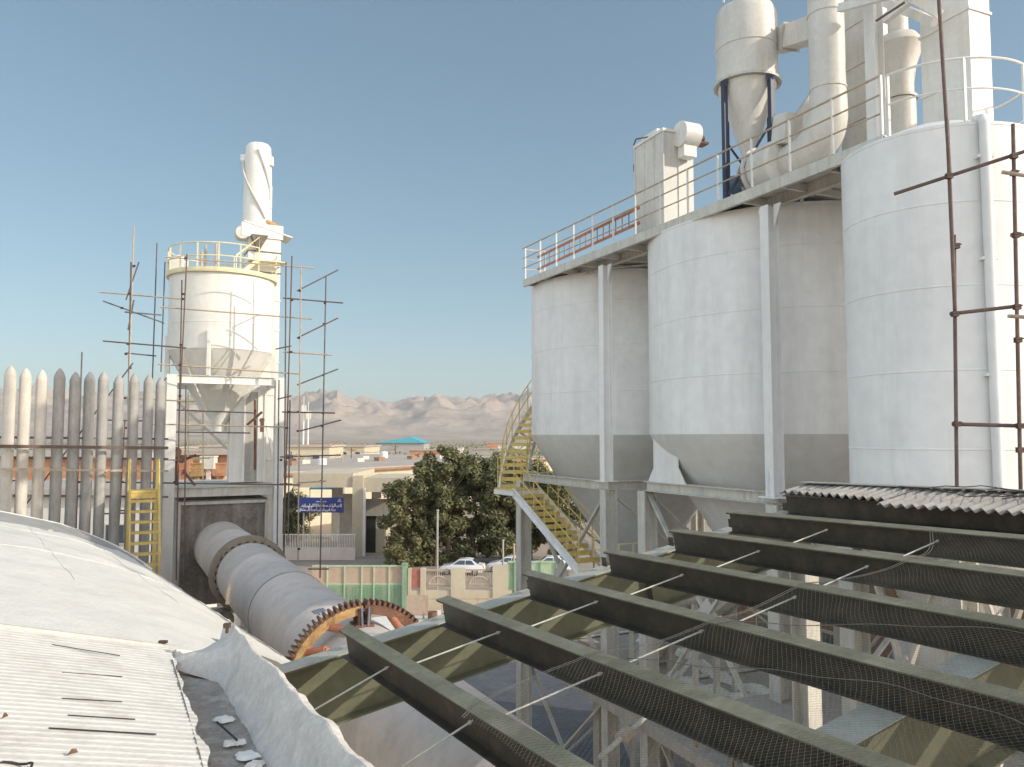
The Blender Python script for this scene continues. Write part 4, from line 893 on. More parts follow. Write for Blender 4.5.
# ------------------------------------------------------------------ row of upright tubes
NP_ = 11
pl = ['leftmost dusty white upright tube of the row behind the roof', 'dusty white upright tube, second from the left', 'dusty white upright tube, third from the left', 'grey upright tube, fourth from the left of the row',
      'grey upright tube, fifth from the left of the row', 'grey upright tube, sixth from the left of the row', 'grey upright tube, seventh from the left of the row', 'grey upright tube, eighth from the left of the row', 'grey upright tube, ninth from the left of the row',
      'grey upright tube, second from the right beside the tower', 'grey upright tube of the row right against the tower column']
pxs = [8.5, 25, 41, 57.5, 73, 88.5, 103, 118, 132.5, 147, 160]
pa, pb = V((-15.3, 24.0, 0)), V((-12.25, 27.5, 0))
for i in range(NP_):
    r_ = ray(pxs[i], 420); tt = 24.0 + (pxs[i] - 8) / 152 * 3.5
    p = r_ * (tt / r_.y); p.z = 0; R_ = .170
    t = thing('upright_tube', p + Z * G, pl[i], 'tube', 'row of upright tubes')
    top = 2.0 + .05 * math.sin(i * 2.3 + 1); p = p + V((0.03 * math.sin(i * 5), 0, 0)); R_ = .165 + .006 * math.sin(i * 3.1)
    mt = M['pipewhite'] if i < 3 else M['pipegrey']  # first three paler: dust, plus sunlight put into the colour
    MB().lathe([(R_, G), (R_, top - .18)], p, 24).build('tube_body', mt, t)
    MB().lathe([(R_, top - .18), (R_ * .93, top - .12), (R_ * .62, top + .01), (R_ * .25, top + .10), (.01, top + .125)], p, 24).build('tube_tip', mt, t)
t = thing('tube_rack', at(80, 447, 25.5), 'rusty horizontal bars tying the row of upright tubes together', 'rack')
for (y, mt, dy) in ((447, 'rustpipe', -.25), (438, 'darkpipe', .25), (458, 'darkpipe', .25), (496, 'darkpipe', .25), (470, 'palepipe', -.25)):
    a, b = at(-30, y - 1, 23.2 + dy), at(168, y + 1, 27.6 + dy)
    MB().bar(a, b, .05, .07 if y != 447 else .10).build('bar', M[mt], t)

# ------------------------------------------------------------------ near roofs
NZ = -2.08                       # level of the near roof's gutter edge
p1, p2 = atz(170, 648, NZ), atz(212, 767, NZ)
gd = (p2 - p1); gd.z = 0; gd.normalize()
rib = -ray(1420, 801).normalized()
rh = V((rib.x, rib.y, 0)); 
def q_under(q):
    # height just under the near ribbed roof for points that lie beneath it
    d = q - p1; det = gd.x * rh.y - gd.y * rh.x
    a = (d.x * rh.y - d.y * rh.x) / det; b = (gd.x * d.y - gd.y * d.x) / det
    if a > -.05: return p1.z + max(-.2, b) * rib.z - .12 - (.5 if b < 0 else 0) - .5 * min(1, a + .05)
    return 0
t = thing('vaulted_roof', V((-9, 15, -7)), 'smooth whitewashed vaulted roof left of the kiln', 'roof')
prof = [(0, -3.3), (.45, -2.93), (.94, -2.59), (1.5, -2.30), (2.07, -2.05), (3.24, -1.72), (4.3, -1.52), (5.5, -1.38), (7, -1.3), (9, -1.3)]
VS = 1.12; prof = [(a * VS, b * VS) for a, b in prof]
far0, near0 = V((-8.55, 19.2, 0)) * VS, V((-3.05, 11.5, 0)) * VS; ext = near0 + (near0 - far0) * .55
vs = []; fs = []; nr = 46; npf = 60
def pint(s):
    for (a, b), (c_, d) in zip(prof, prof[1:]):
        if a <= s <= c_: return b + (d - b) * (s - a) / (c_ - a)
    return prof[-1][1]
for j in range(nr + 1):
    k = j / nr; o0 = far0.lerp(ext, k)
    for i in range(npf + 1):
        s_ = 9 * VS * (i / npf) ** 1.4
        z = (pint(max(0, s_ - .25)) + pint(s_) + pint(min(9 * VS, s_ + .25))) / 3 if s_ > .05 else -3.3 * VS
        jit = noise.noise(V((j * .6, 0, 1))) * .05 if i < 2 else 0
        q = o0 - KS * (s_ + jit)
        if q_under(q): z = min(z, q_under(q))
        z += .035 * noise.noise(V((q.x * 1.3, q.y * 1.3, 0))) + .012 * noise.noise(V((q.x * 5, q.y * 5, 0)))
        vs.append(V((q.x, q.y, z)))
k0 = len(vs)
for j in range(nr + 1):
    q = vs[j * (npf + 1)]; vs.append(V((q.x - .02, q.y, q.z - .14 + .03 * noise.noise(V((j * .9, 4, 0))))))
def pa(q):
    d = q - p1; return (d.x * rh.y - d.y * rh.x) / (gd.x * rh.y - gd.y * rh.x)
def cutq(q):
    oa, ob = atz(243, 634, NZ + .24), atz(372, 767, NZ + .24); e = (ob - oa); d = q - oa
    side = e.x * d.y - e.y * d.x                     # positive on the kiln side of the parapet
    return side > .25 * e.length and q.y < 9.9
for j in range(nr):
    for i in range(npf):
        a = j * (npf + 1) + i
        kk = j / nr - 1 / 1.55
        if cutq(vs[a]) or (kk > 0 and 9 * VS * (i / npf) ** 1.4 < kk * 2.5): continue
        fs.append((a, a + npf + 1, a + npf + 2, a + 1))
    a = j * (npf + 1)
    if j / nr < 1 / 1.55: fs.append((a, k0 + j, k0 + j + 1, a + npf + 1))
m = MB(); m.add(vs, fs, True); m.build('roof_surface', M['roofw'], t)
for ii, n0 in ((9, 0), (17, 0), (26, 0), (36, 0)):       # felt laps running with the vault
    m = MB(); m.path([vs[j * (npf + 1) + ii] + V((.01 * math.sin(j), 0, -.004)) for j in range(n0, 30)], .013, 5); m.build('felt_lap', M['roofw'], t)
for jj in (9, 20):
    m = MB(); m.path([vs[jj * (npf + 1) + i] + V((0, .01 * math.sin(i * 1.3), -.004)) for i in range(1, npf - 4)], .012, 5); m.build('felt_lap', M['roofw'], t)
m = MB()      # gable wall and eave wall
vs = [far0 - KS * (9 * (i / 30)) + Z * (pint(9 * i / 30) - .05) + KA * -.05 for i in range(31)]
vs += [V((p.x, p.y, G)) for p in vs]; m.add(vs, [(i, i + 1, 32 + i, 31 + i) for i in range(30)])
m.build('gable_wall', M['brick'], t)
m = MB(); a, b = far0 - KS * .25 - KA * .1, near0 - KS * .25; m.add([a + Z * -3.45, b + Z * -3.45, V((b.x, b.y, G)), V((a.x, a.y, G))], [(0, 1, 2, 3)]); m.build('side_wall', M['roofw'], t)
m = MB(); vs = []; nn = 30           # grey strip along the gable verge, its shade put into the colour
for i in range(nn + 1):
    s_ = .3 + 8.5 * i / nn
    wdt = min(2.1, .35 + .26 * i) + .08 * math.sin(i)
    for q in (0.02, 1): vs.append(far0 - KS * (s_) - KA * (.05 + wdt * q) + Z * (pint(s_) + .085) )
m.add(vs, [(2 * i, 2 * i + 1, 2 * i + 3, 2 * i + 2) for i in range(nn)], True); m.build('verge_strip', M['roofg'], t)
m = MB(); m.path([far0 - KS * (.1 + 8.8 * i / 40) + Z * (pint(.1 + 8.8 * i / 40) + .05) for i in range(41)], .05, 8); m.build('verge_trim', M['roofw'], t)

# near corrugated roof, falling towards the gutter
gd = (p2 - p1).normalized(); gd.z = 0; gd.normalize()
rise_dir = V((-gd.y, gd.x, 0))
if rise_dir.x > 0: rise_dir = -rise_dir
# direction of the ribs in the picture has its vanishing point at (1420, 801)
rib = ray(1420, 801).normalized(); rib = -rib             # going up to the left
t = thing('corrugated_shed_roof', p2 + Z * -1, 'whitewashed ribbed sheet roof in the lower left corner', 'roof')
def CR(a, b, c=0): return p1 + gd * a + rib * b + Z * c
nA, nB = 1000, 14; A0, A1 = -.02, 5.6; vs = []; fs = []
for i in range(nA + 1):
    a = A0 + (A1 - A0) * i / nA
    for j in range(nB + 1):
        b = 8.0 * (j / nB)
        ph = a / .092 * 2 * PI
        z = .0045 * (max(-.35, min(.8, math.sin(ph) * 1.4))) + .02 * noise.noise(V((a * .8, b * .5, 2)))
        vs.append(CR(a, b - (.05 * noise.noise(V((a * 3, 7, 7))) if j == 0 else 0), z))
for i in range(nA):
    for j in range(nB):
        q = i * (nB + 1) + j; fs.append((q, q + 1, q + nB + 2, q + nB + 1))
m = MB(); m.add(vs, fs, True); m.build('sheeting', M['corrw'], t)
m = MB(); m.bar(CR(-.03, -.05, -.05), CR(-.03, 8, -.05), .05, .14); m.build('verge_board', M['steel_w'], t)
for (x0, y0, x1, y1) in ((49, 730, 156, 736), (52, 646, 120, 657), (62, 700, 122, 703.5), (68, 717, 135, 721), (62, 674, 122, 678)):
    n_ = rib.cross(gd).normalized()
    def onroof(x, y):
        r = ray(x, y); return r * ((p1 @ n_ if 0 else p1.dot(n_)) / r.dot(n_))
    a, b = onroof(x0, y0), onroof(x1, y1)
    m = MB(); m.bar(a + Z * .012, b + Z * .012, .014 if y0 == 730 else .008, .006); m.build('open_lap', M['dark'], t)
q = onroof(163, 646)
m = MB(); m.box(q + Z * .04, (.08, .04, .025)); m.tube(q + Z * .0, q + Z * .04, .014, 8); m.build('roof_bolt', M['clamp'], t)
for (x, y, s_) in ((70, 759, .022), (3, 722, .012)):
    q = onroof(x, y); m = MB(); m.add([q + V((-s_, 0, .02)), q + V((s_ * 1.6, .02, .03)), q + V((s_, s_, .05)), q + V((-s_ * .5, s_, .02)), q + V((.2 * s_, .4 * s_, .055))], [(0, 1, 4), (1, 2, 4), (2, 3, 4), (3, 0, 4), (0, 3, 2, 1)])
    m.build('debris_lump', M['rust'], label=['crumpled brown scrap near the bottom edge of the ribbed roof', 'small rusty chip by the left edge of the ribbed roof'][0 if x == 70 else 1], cat='debris')
q = onroof(12, 771); m = MB(); m.path([q + V((.10 * math.cos(i * .4), .06 * math.sin(i * .4), .02 + .01 * math.sin(i * 1.3))) for i in range(16)], .007, 6)
m.build('cable_loop', M['dark'], label='black cable loop at the lower left corner of the roof', cat='cable')

# gutter and lumpy cement-coated parapet
rows = []
fl_f, fl_n = atz(184, 671, NZ - .09), atz(215, 767, NZ - .09)
fr_f, fr_n = atz(219, 676, NZ - .09), atz(273, 767, NZ - .09)
ot_f, ot_n = atz(243, 634, NZ + .24), atz(372, 767, NZ + .24)
m = MB(); vs = []; fs = []; NJ, cols = 120, 34
for j in range(NJ + 1):
    k = -.22 + 1.95 * j / NJ
    fl = fl_f.lerp(fl_n, k); fr = fr_f.lerp(fr_n, k); ot = ot_f.lerp(ot_n, k)
    cr = fr.lerp(ot, .74); cr.z = NZ + .28 ; inn = fr.lerp(ot, .25); inn.z = NZ + .0
    dn = ot + (ot - fr) * .12 + Z * -.25; dn2 = dn + Z * -1.5
    wq = max(0, min(1, (.05 - k) / .09))
    chain = [fr + V((-.02, 0, -.03)), fr, inn, fr.lerp(ot, .5) + Z * (NZ + .17 - fr.lerp(ot, .5).z), cr, ot, dn, dn2]
    chain[0] = chain[0].lerp(fl + V((-.22, 0, .02)), wq); chain[1] = chain[1].lerp(fl + V((-.05, 0, .10)), wq); chain[2] = chain[2].lerp(fl.lerp(fr, .6) + Z * .17, wq)
    for i in range(cols + 1):
        s_ = i / cols * (len(chain) - 1); q = chain[int(min(s_, len(chain) - 1.001))].lerp(chain[int(min(s_, len(chain) - 1.001)) + 1], s_ - int(min(s_, len(chain) - 1.001)))
        nz = noise.fractal(V((q.x * 2.2, q.y * 2.2, q.z * 2)), 1, 2, 4); rg = noise.ridged_multi_fractal(V((q.x * 1.5, q.y * 5, 3)), 1, 2, 3, 1, 2)
        amp = .03 if 3 < i < cols - 4 else .012
        q = q + Z * (amp * nz + .008 * (rg - 1) * (i > 3)) + V((.015 * nz, .01 * nz, 0))
        if k < 0 and i > 2: q.z -= (k * k) * 2.2
        vs.append(q)
for j in range(NJ):
    for i in range(cols):
        a = j * (cols + 1) + i; fs.append((a, a + 1, a + cols + 2, a + cols + 1))
a0_ = len(vs); 
for i in range(cols + 1): vs.append(V((vs[i].x, vs[i].y + .05, vs[i].z - .6 if vs[i].z > -3 else vs[i].z)))
for i in range(cols): fs.append((i, a0_ + i, a0_ + i + 1, i + 1))
m.add(vs, fs, True); m.build('parapet', M['foam'], label='lumpy grey cement coated parapet ridge along the gutter', cat='parapet')
t = thing('gutter', fl_n, 'dirty open gutter between the ribbed roof and the lumpy parapet', 'gutter')
m = MB(); vs = []; fs = []; nj, ni = 90, 14
for j in range(nj + 1):
    k = -.03 + 1.6 * j / nj; a = fl_f.lerp(fl_n, k) + V((-.10, -.02, 0)); b = fr_f.lerp(fr_n, k) + V((.10, 0, 0))
    for i in range(ni + 1):
        q = a.lerp(b, i / ni); e = abs(i / ni - .5) * 2; q.z = NZ - .12 + .14 * max(0, e - .78) / .22 + .015 * noise.fractal(V((q.x * 6, q.y * 6, 1)), 1, 2, 3)
        vs.append(q)
for j in range(nj):
    for i in range(ni): a = j * (ni + 1) + i; fs.append((a, a + 1, a + ni + 2, a + ni + 1))
m.add(vs, fs, True); m.build('trough', M['gutter'], t)
for j, (x, y, s_) in enumerate(((224, 719, .07), (247, 755, .08), (230, 743, .05), (240, 742, .045), (256, 764, .06))):
    q = atz(x, y, NZ - .09); m = MB(); vs = [q + Z * .02]; n = 14
    vs = [q + V((s_ * (1 + .35 * math.sin(i * 2.1 + j)) * math.cos(2 * PI * i / n), s_ * .8 * (1 + .3 * math.cos(i * 1.7 + j)) * math.sin(2 * PI * i / n), -.01)) for i in range(n)]; vs2 = [q + (p - q) * .7 + Z * .022 for p in vs]
    m.add(vs + vs2, [(i, (i + 1) % n, n + (i + 1) % n, n + i) for i in range(n)] + [tuple(range(n, 2 * n))], True)
    m.build('plaster_splash', M['tarp'], t)
m = MB(); m.tube(atz(217, 722, NZ - .07), atz(237, 740, NZ - .05), .008, 6); m.build('stick', M['dark'], label='thin dark stick lying in the gutter', cat='stick')
m = MB(); q = at(227, 633, 7.6); m.tube(q, q + V((0, 0, .07)), .015, 6); m.box(q + Z * .07, (.06, .05, .04)); m.build('anchor_bolt', M['clamp'], label='small black bolt standing at the far end of the parapet', cat='bolt')
m = MB(); q0 = at(228, 604, 17.2); m.path([q0, at(228, 596, 17.2), at(230, 584, 17.2)], [.06, .05, .035], 8); m.build('wood_stub', M['palepipe'], label='pale stub sticking up at the vaulted roof edge beside the kiln', cat='stub')

# ------------------------------------------------------------------ yard and things below the frame
t = thing('mezzanine', V((4, 24, G)), 'lower concrete platform between the silo legs, seen through the frame', 'platform')
RW = KD
def MZ(a, b, z=0): return V((.2, 28.9, -7.25)) + KD * a + KN * b + Z * z
MB().box(MZ(7.5, 3.2, -.15), (17.5, 7.0, .3), (KD, KN, Z)).build('slab', M['concrete'], t)
for a in (0, 5.5, 11, 16):
    for b in (.3, 6): MB().box(MZ(a, b, -2.85), (.35, .35, 5.0), (KD, KN, Z)).build('leg', M['concrete'], t)
railing('mezzanine_railing', [MZ(-1.2, -.1, 0), MZ(16, -.1, 0)], 'rusty yellow railing along the lower platform under the silos', M['ochre'], spacing=1.3, mids=(.5,))
random.seed(11)
tl = ['long white tarpaulin strip nearest the rusty railing', 'second white tarpaulin strip lying on the lower platform', 'folded white tarpaulin in the middle of the lower platform', 'white tarpaulin strip at the back of the lower platform', 'short white tarpaulin fold at the right end of the lower platform']
for i in range(5):
    m = MB(); n = 26; vs = []; a0 = [1.0, 3.0, 6.0, 2.0, 10.5][i]; b0 = [.7, 1.7, 2.7, 4.0, 1.6][i]; L2 = [9, 7.5, 6, 9, 4][i]; wd = [.5, .35, .55, .5, .5][i]
    for j in range(n + 1):
        for q in range(6):
            a = a0 + L2 * j / n; b = b0 + wd * (q / 5 - .5) * (1 + .3 * math.sin(j * .9 + i)) + .25 * math.sin(j * .35 + i * 2)
            vs.append(MZ(a, b, .02 + .16 * math.sin(PI * q / 5) * (1 + .5 * math.sin(j * 1.7 + i)) ))
    m.add(vs, [(j * 6 + q, j * 6 + q + 1, j * 6 + q + 7, j * 6 + q + 6) for j in range(n) for q in range(5)], True)
    m.build('tarpaulin', M['tarp'], label=tl[i], cat='tarpaulin', group='white tarpaulins on the lower platform')
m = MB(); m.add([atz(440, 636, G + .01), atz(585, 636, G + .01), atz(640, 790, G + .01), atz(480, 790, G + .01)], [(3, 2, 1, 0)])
m.build('dark_ground_sheet', M['slate'], kind='structure')  # flat dark blue-grey sheet laid over the yard
# brick building behind the silo legs
bb = SILO[1][0] + KN * 7.6
t = thing('brick_building', V((bb.x, bb.y, G)), 'long brown brick building behind the silo legs', 'building')
MB().box(bb + Z * ((-3.4 + G) / 2) + KD * 2, (26, 3, -3.4 - G), (KD, KN, Z)).build('wall', M['brick'], t)
MB().box(bb + Z * -3.3 + KD * 2, (26.6, 3.6, .2), (KD, KN, Z)).build('roof', M['concrete'], t)
for i in range(7):
    q = bb + KD * (-8 + i * 3.4) - KN * 1.52
    f = MB(); f.box(q + Z * -7.5, (1.6, .08, 1.5), (KD, KN, Z)); f = f.build('window', M['steel_w'], t)
    MB().box(q + Z * -7.5 - KN * .03, (1.4, .06, 1.3), (KD, KN, Z)).build('pane', M['glass'], f)
# concrete block under the frame, lower right
t = thing('concrete_plinth', V((6.2, 13.2, G)), 'grey concrete plinth with a white lined top below the beams at right', 'plinth')
pc = atz(840, 712, -5.4); pc = V((pc.x + .3, pc.y, 0))
MB().box(pc + Z * ((-5.6 + G) / 2), (3.6, 2.6, -5.6 - G), (KD, KN, Z)).build('block', M['concrete'], t)
MB().box(pc + Z * -5.57 - KN * 0, (3.8, 2.8, .06), (KD, KN, Z)).build('slab_top', M['concrete'], t)
for (dx, L3) in ((-.6, .9), (.5, .6)): MB().box(pc + KD * dx + KN * .9 + Z * -5.49, (L3, .2, .1), (KD, KN, Z)).build('white_board', M['tarp'], t)
# machinery clutter near the right legs
cl_ = [('white steel chute slanting down between the middle silo legs', at(740, 590, 21.5), at(700, 620, 23), 'white', .45), ('yellow chute beside the white one under the middle silo', at(752, 586, 22.5), at(722, 612, 23.5), 'yellow', .30),
       ('broad grey conveyor gallery rising under the middle silo', at(700, 585, 24), at(650, 660, 26), 'steel_w', .9)]
for lab, a, b, mt, wd in cl_:
    t = thing('chute', b, lab, 'chute', 'chutes under the silos'); MB().bar(a, b, wd, wd * .7).build('chute_body', M[mt], t)
    for k in (.1, .5, .9): p = a.lerp(b, k); e = (b - a).normalized(); MB().bar(p - e * .03, p + e * .03, wd * 1.15, wd * .85).build('flange', M['steel_w'], t)
    p = a.lerp(b, .6); MB().bar(V((p.x, p.y, G)), p + Z * -wd * .35, .14, .14, up=KD).build('leg', M['steel_w'], t)
t = thing('screw_conveyor', at(770, 560, 20.5), 'long pale inclined screw conveyor tube under the silos', 'conveyor')
a, b = at(640, 604, 22.6), at(1010, 545, 15.5); MB().tube(a, b, .22, 20).build('casing', M['steel_w'], t)
for k in (.2, .5, .8): p = a.lerp(b, k); MB().bar(V((p.x, p.y, G)), p, .12, .12, up=KD).build('leg', M['steel_w'], t)
e = (b - a).normalized(); MB().tube(a - e * .7, a, .2, 16).build('motor', M['motorblue'], t)
# timber and steel lying in the yard
random.seed(5)
YD = [(610, 655, 'plank'), (700, 640, 'pipe'), (735, 655, 'plank'), (655, 700, 'pipe'), (580, 640, 'plank'), (690, 730, 'plank')]
YL = ['weathered plank lying by the far silo legs', 'rusty steel pipe lying behind the lower platform', 'weathered plank lying beneath the middle silo', 'rusty steel pipe lying in front of the lower platform', 'short weathered plank by the dark ground sheet edge', 'long weathered plank in the shaded yard below the netting']
for i, (px, py, kd) in enumerate(YD):
    q = atz(px, py, G + .1); an = az(random.uniform(-60, 60)); L3 = random.uniform(2, 5); m = MB()
    if kd == 'pipe': m.tube(q - an * L3 / 2, q + an * L3 / 2, .06, 10)
    else: m.bar(q - an * L3 / 2, q + an * L3 / 2, .22, .05)
    m.build('steel_pipe' if kd == 'pipe' else 'timber_plank', M['rustpipe'] if kd == 'pipe' else M['palepipe'], label=YL[i], cat=kd)
# white pallets and slabs beyond the gear
t = thing('white_slab', atz(440, 622, G + .4), 'dusty white concrete slab in the yard beyond the gear ring', 'slab')
p = atz(438, 625, G + .2); MB().box(p, (7.5, 6.5, .4), (KS, KA, Z)).build('slab_body', M['tarp'], t)

# ------------------------------------------------------------------ boundary wall and fences
BY = 58.5
def BX(px, Y=BY): return (px - 512) / FOC * Y
def wallz(py, Y=BY): return at(512, py, Y).z
t = thing('panel_fence', V((BX(360), BY, G)), 'long faded green and pink sheet fence with thin green posts', 'fence')
x0, x1 = BX(315), BX(404)
m = MB(); m.box(((x0 + x1) / 2, BY, (wallz(567) + wallz(584)) / 2), (x1 - x0, .05, wallz(567) - wallz(584))); m.build('upper_panel', M['pink'], t)
m = MB(); m.box(((x0 + x1) / 2, BY, (wallz(584) + G) / 2), (x1 - x0, .07, wallz(584) - G));
for i in range(60): m.box((x0 + (x1 - x0) * (i + .5) / 60, BY - .04, (wallz(586) + G) / 2), (.05, .04, wallz(586) - G))
m.build('lower_panel', M['greenm'], t)
m = MB(); m.box(((x0 + x1) / 2, BY, wallz(566)), (x1 - x0, .12, .12)); m.box(((x0 + x1) / 2, BY, wallz(584)), (x1 - x0, .12, .10)); m.build('top_rail', M['greenpale'], t)
for px in (330, 347, 364, 376, 391): m = MB(); m.box((BX(px), BY - .06, (wallz(566) + G) / 2), (.09, .09, wallz(566) - G)); m.build('post', M['greenpale'], t)
t = thing('green_gatepost', V((BX(406.5), BY, G)), 'dark green steel gate post at the end of the panel fence', 'post')
MB().box((BX(406.5), BY - .1, (wallz(564) + G) / 2), (.34, .34, wallz(564) - G)).build('post_body', M['greenm'], t)
MB().box((BX(406.5), BY - .1, wallz(564) + .04), (.44, .44, .08)).build('cap', M['greenm'], t)
t = thing('boundary_wall', V((BX(455), BY, G)), 'cream masonry boundary wall with piers and small arched panels', 'wall')
MB().box(((BX(410) + BX(512)) / 2, BY, (wallz(590) + G) / 2), (BX(512) - BX(410), .3, wallz(590) - G)).build('plinth_wall', M['plaster'], t)
for i, (a, b) in enumerate(((410, 413), (422, 427), (452, 466), (493, 508))): MB().box(((BX(a) + BX(b)) / 2, BY - .03, (wallz(568 - (3 if b == 508 else 0)) + G) / 2), (BX(b) - BX(a), .42, wallz(568 - (3 if b == 508 else 0)) - G)).build('pier', M['plaster'], t)
for (a, b) in ((427, 452), (466, 493)):
    m = MB(); m.box(((BX(a) + BX(b)) / 2, BY, wallz(570)), (BX(b) - BX(a), .08, .10)); m.box(((BX(a) + BX(b)) / 2, BY, wallz(586)), (BX(b) - BX(a), .08, .10))
    for i in range(12): m.box((BX(a) + (BX(b) - BX(a)) * (i + .5) / 12, BY, wallz(578)), (.04, .05, 1.1))
    m.build('grille', M['palepipe'], t)
    m = MB(); c_ = V(((BX(a) + BX(b)) / 2, BY - .05, wallz(584))); m.path([c_ + V((math.cos(PI * i / 12) * .7, 0, math.sin(PI * i / 12) * .55)) for i in range(13)], .07, 6); m.box(c_ + Z * .0, (1.5, .08, .1)); m.build('arch_panel', M['pink'], t)
m = MB(); m.box((BX(417.5), BY - .1, wallz(578)), (BX(422) - BX(413), .1, wallz(569) - wallz(588))); m.build('poster_board', M['red'], label='faded red notice board at the left end of the boundary wall', cat='notice board')
t = thing('green_gate', V((BX(530), BY, G)), 'pale green sheet metal gate beside the stair column', 'gate')
for (a, b, mt) in ((508, 515, 'greenm'), (515, 523, 'greenpale'), (523, 556, 'greenpale')): MB().box(((BX(a) + BX(b)) / 2, BY + .05, (wallz(563) + G) / 2), (BX(b) - BX(a) - .08, .06, wallz(563) - G)).build('gate_leaf', M[mt], t)
MB().box((BX(532), BY + .05, wallz(562)), (BX(556) - BX(508), .14, .14)).build('gate_frame', M['greenpale'], t)
for px in (508, 515, 523, 540, 556): MB().box((BX(px), BY - .02, (wallz(562) + G) / 2), (.12, .14, wallz(562) - G)).build('gate_post', M['greenm'], t)
# workshop frames and scrap in front of the wall
t = thing('open_steel_rack', V((BX(445), 54, G)), 'open pale steel rack with a dark tarp in front of the boundary wall', 'rack')
for px in (425, 443, 457, 478, 497): MB().box((BX(px, 54), 54, G + .85), (.12, .12, 1.7)).build('upright', M['palepipe'], t)
for (z, a, b) in ((1.7, 413, 500), (.9, 443, 500)): MB().box(((BX(a, 54) + BX(b, 54)) / 2, 54, G + z), (BX(b, 54) - BX(a, 54), .1, .1)).build('crossbar', M['palepipe'], t)
MB().box((BX(419, 55), 55, G + .9), (1.5, .1, 1.7)).build('back_sheet', M['pink'], t)
t = thing('oil_drum', V((BX(437, 54), 54, G)), 'rust brown drum standing beside the steel rack', 'drum')
MB().lathe([(.02, G + .0), (.32, G), (.32, G + .3), (.34, G + .32), (.32, G + .34), (.32, G + .6), (.34, G + .62), (.32, G + .64), (.32, G + .95), (.02, G + .93)], (BX(434, 53.6), 53.6, 0), 20).build('drum_body', M['rust'], t)
t = thing('scrap_machine', V((BX(481, 52), 52, G)), 'small dark rusty machine standing before the boundary wall', 'machine')
m = MB(); m.box((BX(481, 52), 52, G + .35), (.8, .6, .5)); m.build('machine_body', M['rust'], t); MB().lathe([(.05, -.1), (.3, -.1), (.3, .1), (.05, .1)], (BX(478, 52), 51.7, G + .75), 18, (V((1, 0, 0)), Z, V((0, 1, 0)))).build('flywheel', M['hood'], t)
# pieces right of the stair column
t = thing('site_truck_body', V((BX(560, 45), 45, G)), 'brown tank container behind the lower yellow stair flight', 'container')
MB().box((BX(582, 45), 45, G + 2.6), (1.0, 1.6, 3.0)).build('container_body', M['brick'], t)
MB().box((BX(582, 45), 45, G + .55), (1.2, 1.8, 1.1)).build('skid', M['steel_w'], t)

# ------------------------------------------------------------------ entrance portal, sign, gate
GY = 84
def gx(px, Y=GY): return (px - 512) / FOC * Y
def gz(py, Y=GY): return at(512, py, Y).z
t = thing('entrance_portal', V((gx(345), GY, G)), 'cream concrete entrance portal with two heavy pillars', 'portal')
def gbox(nm, x0, x1, y0, y1, Y, dep, mt, par): return MB().box(((gx(x0, Y) + gx(x1, Y)) / 2, Y + dep / 2, (gz(y0, Y) + gz(y1, Y)) / 2), (gx(x1, Y) - gx(x0, Y), dep, gz(y0, Y) - gz(y1, Y))).build(nm, M[mt], par)
gbox('pillar', 353.5, 364, 476, 561, GY, 1.4, 'plaster', t); gbox('pillar', 364.1, 366.5, 488, 561, GY - .3, .3, 'white', t)
gbox('pillar', 333, 343.5, 485, 541, GY + 14, 1.4, 'concrete', t)
gbox('canopy', 294, 354, 473.5, 487.5, GY + .2, 13, 'plaster', t); gbox('canopy', 364, 408, 478, 492, GY + .3, 10, 'plaster', t)
gbox('guard_booth', 366.5, 386, 502, 561, GY + 3, 4, 'plaster', t); gbox('booth_opening', 367.5, 377, 504, 558, GY + 2.9, .08, 'dark', t); gbox('lintel', 366, 400, 499, 516, GY + 2.6, .3, 'concrete', t)
sg = thing('sign_board', V((gx(322), GY - 1, gz(512))), 'blue sign board with two lines of white script at the entrance', 'sign')
SY = GY - 1
MB().box(((gx(299, SY) + gx(345, SY)) / 2, SY, (gz(497.5, SY) + gz(512.5, SY)) / 2), (gx(345, SY) - gx(299, SY), .12, gz(497.5, SY) - gz(512.5, SY))).build('sign_panel', M['bluesign'], sg)
for x in (305, 340): MB().box((gx(x, SY), SY + .25, (gz(512, SY) + G) / 2), (.14, .14, gz(512, SY) - G)).build('sign_leg', M['steel_w'], sg)
def script(px0, px1, py, h, seed):   # right-to-left script: base line with teeth, bowls and dots
    rnd = random.Random(seed); m = MB(); x = gx(px1, SY); xe = gx(px0, SY); z = gz(py, SY); y = SY - .08
    while x > xe:
        wl = rnd.uniform(.35, .75) * h * 1.6; x2 = max(xe, x - wl)
        m.bar((x, y, z), (x2, y, z), .02, h * .20)
        k = x
        while k > x2:
            r_ = rnd.random()
            if r_ < .3: m.bar((k, y, z), (k, y, z + h * .75), .02, h * .15, up=V((1, 0, 0)))
            elif r_ < .65: m.bar((k, y, z), (k, y, z + h * .32), .02, h * .15, up=V((1, 0, 0)))
            elif r_ < .8: m.path([(k + math.cos(a * .6) * h * .16, y, z - h * .15 + math.sin(a * .6) * h * .18) for a in range(11)], h * .07, 4)
            if rnd.random() < .4: m.box((k - .02, y, z + h * rnd.choice([-.35, .55])), (h * .16, .02, h * .15))
            k -= h * .33
        x = x2 - h * .16
    return m.build('script_line', M['lettering'], sg)
script(303, 343, 506.2, .36, 4); script(299, 337, 510.3, .36, 9); script(318, 328, 501.8, .16, 2); script(339, 343, 501.5, .14, 3)
m = MB(); m.path([(gx(341, SY) + .10 * math.cos(i), SY - .08, gz(499.8, SY) + .10 * math.sin(i)) for i in range(7)], .025, 4); m.path([(gx(323, SY) + .08 * math.cos(i), SY - .08, gz(499.8, SY) + .08 * math.sin(i)) for i in range(7)], .025, 4); m.build('emblem', M['lettering'], sg)
t = thing('sliding_gate', V((gx(320), 81, G)), 'low white barred sliding gate across the entrance', 'gate')
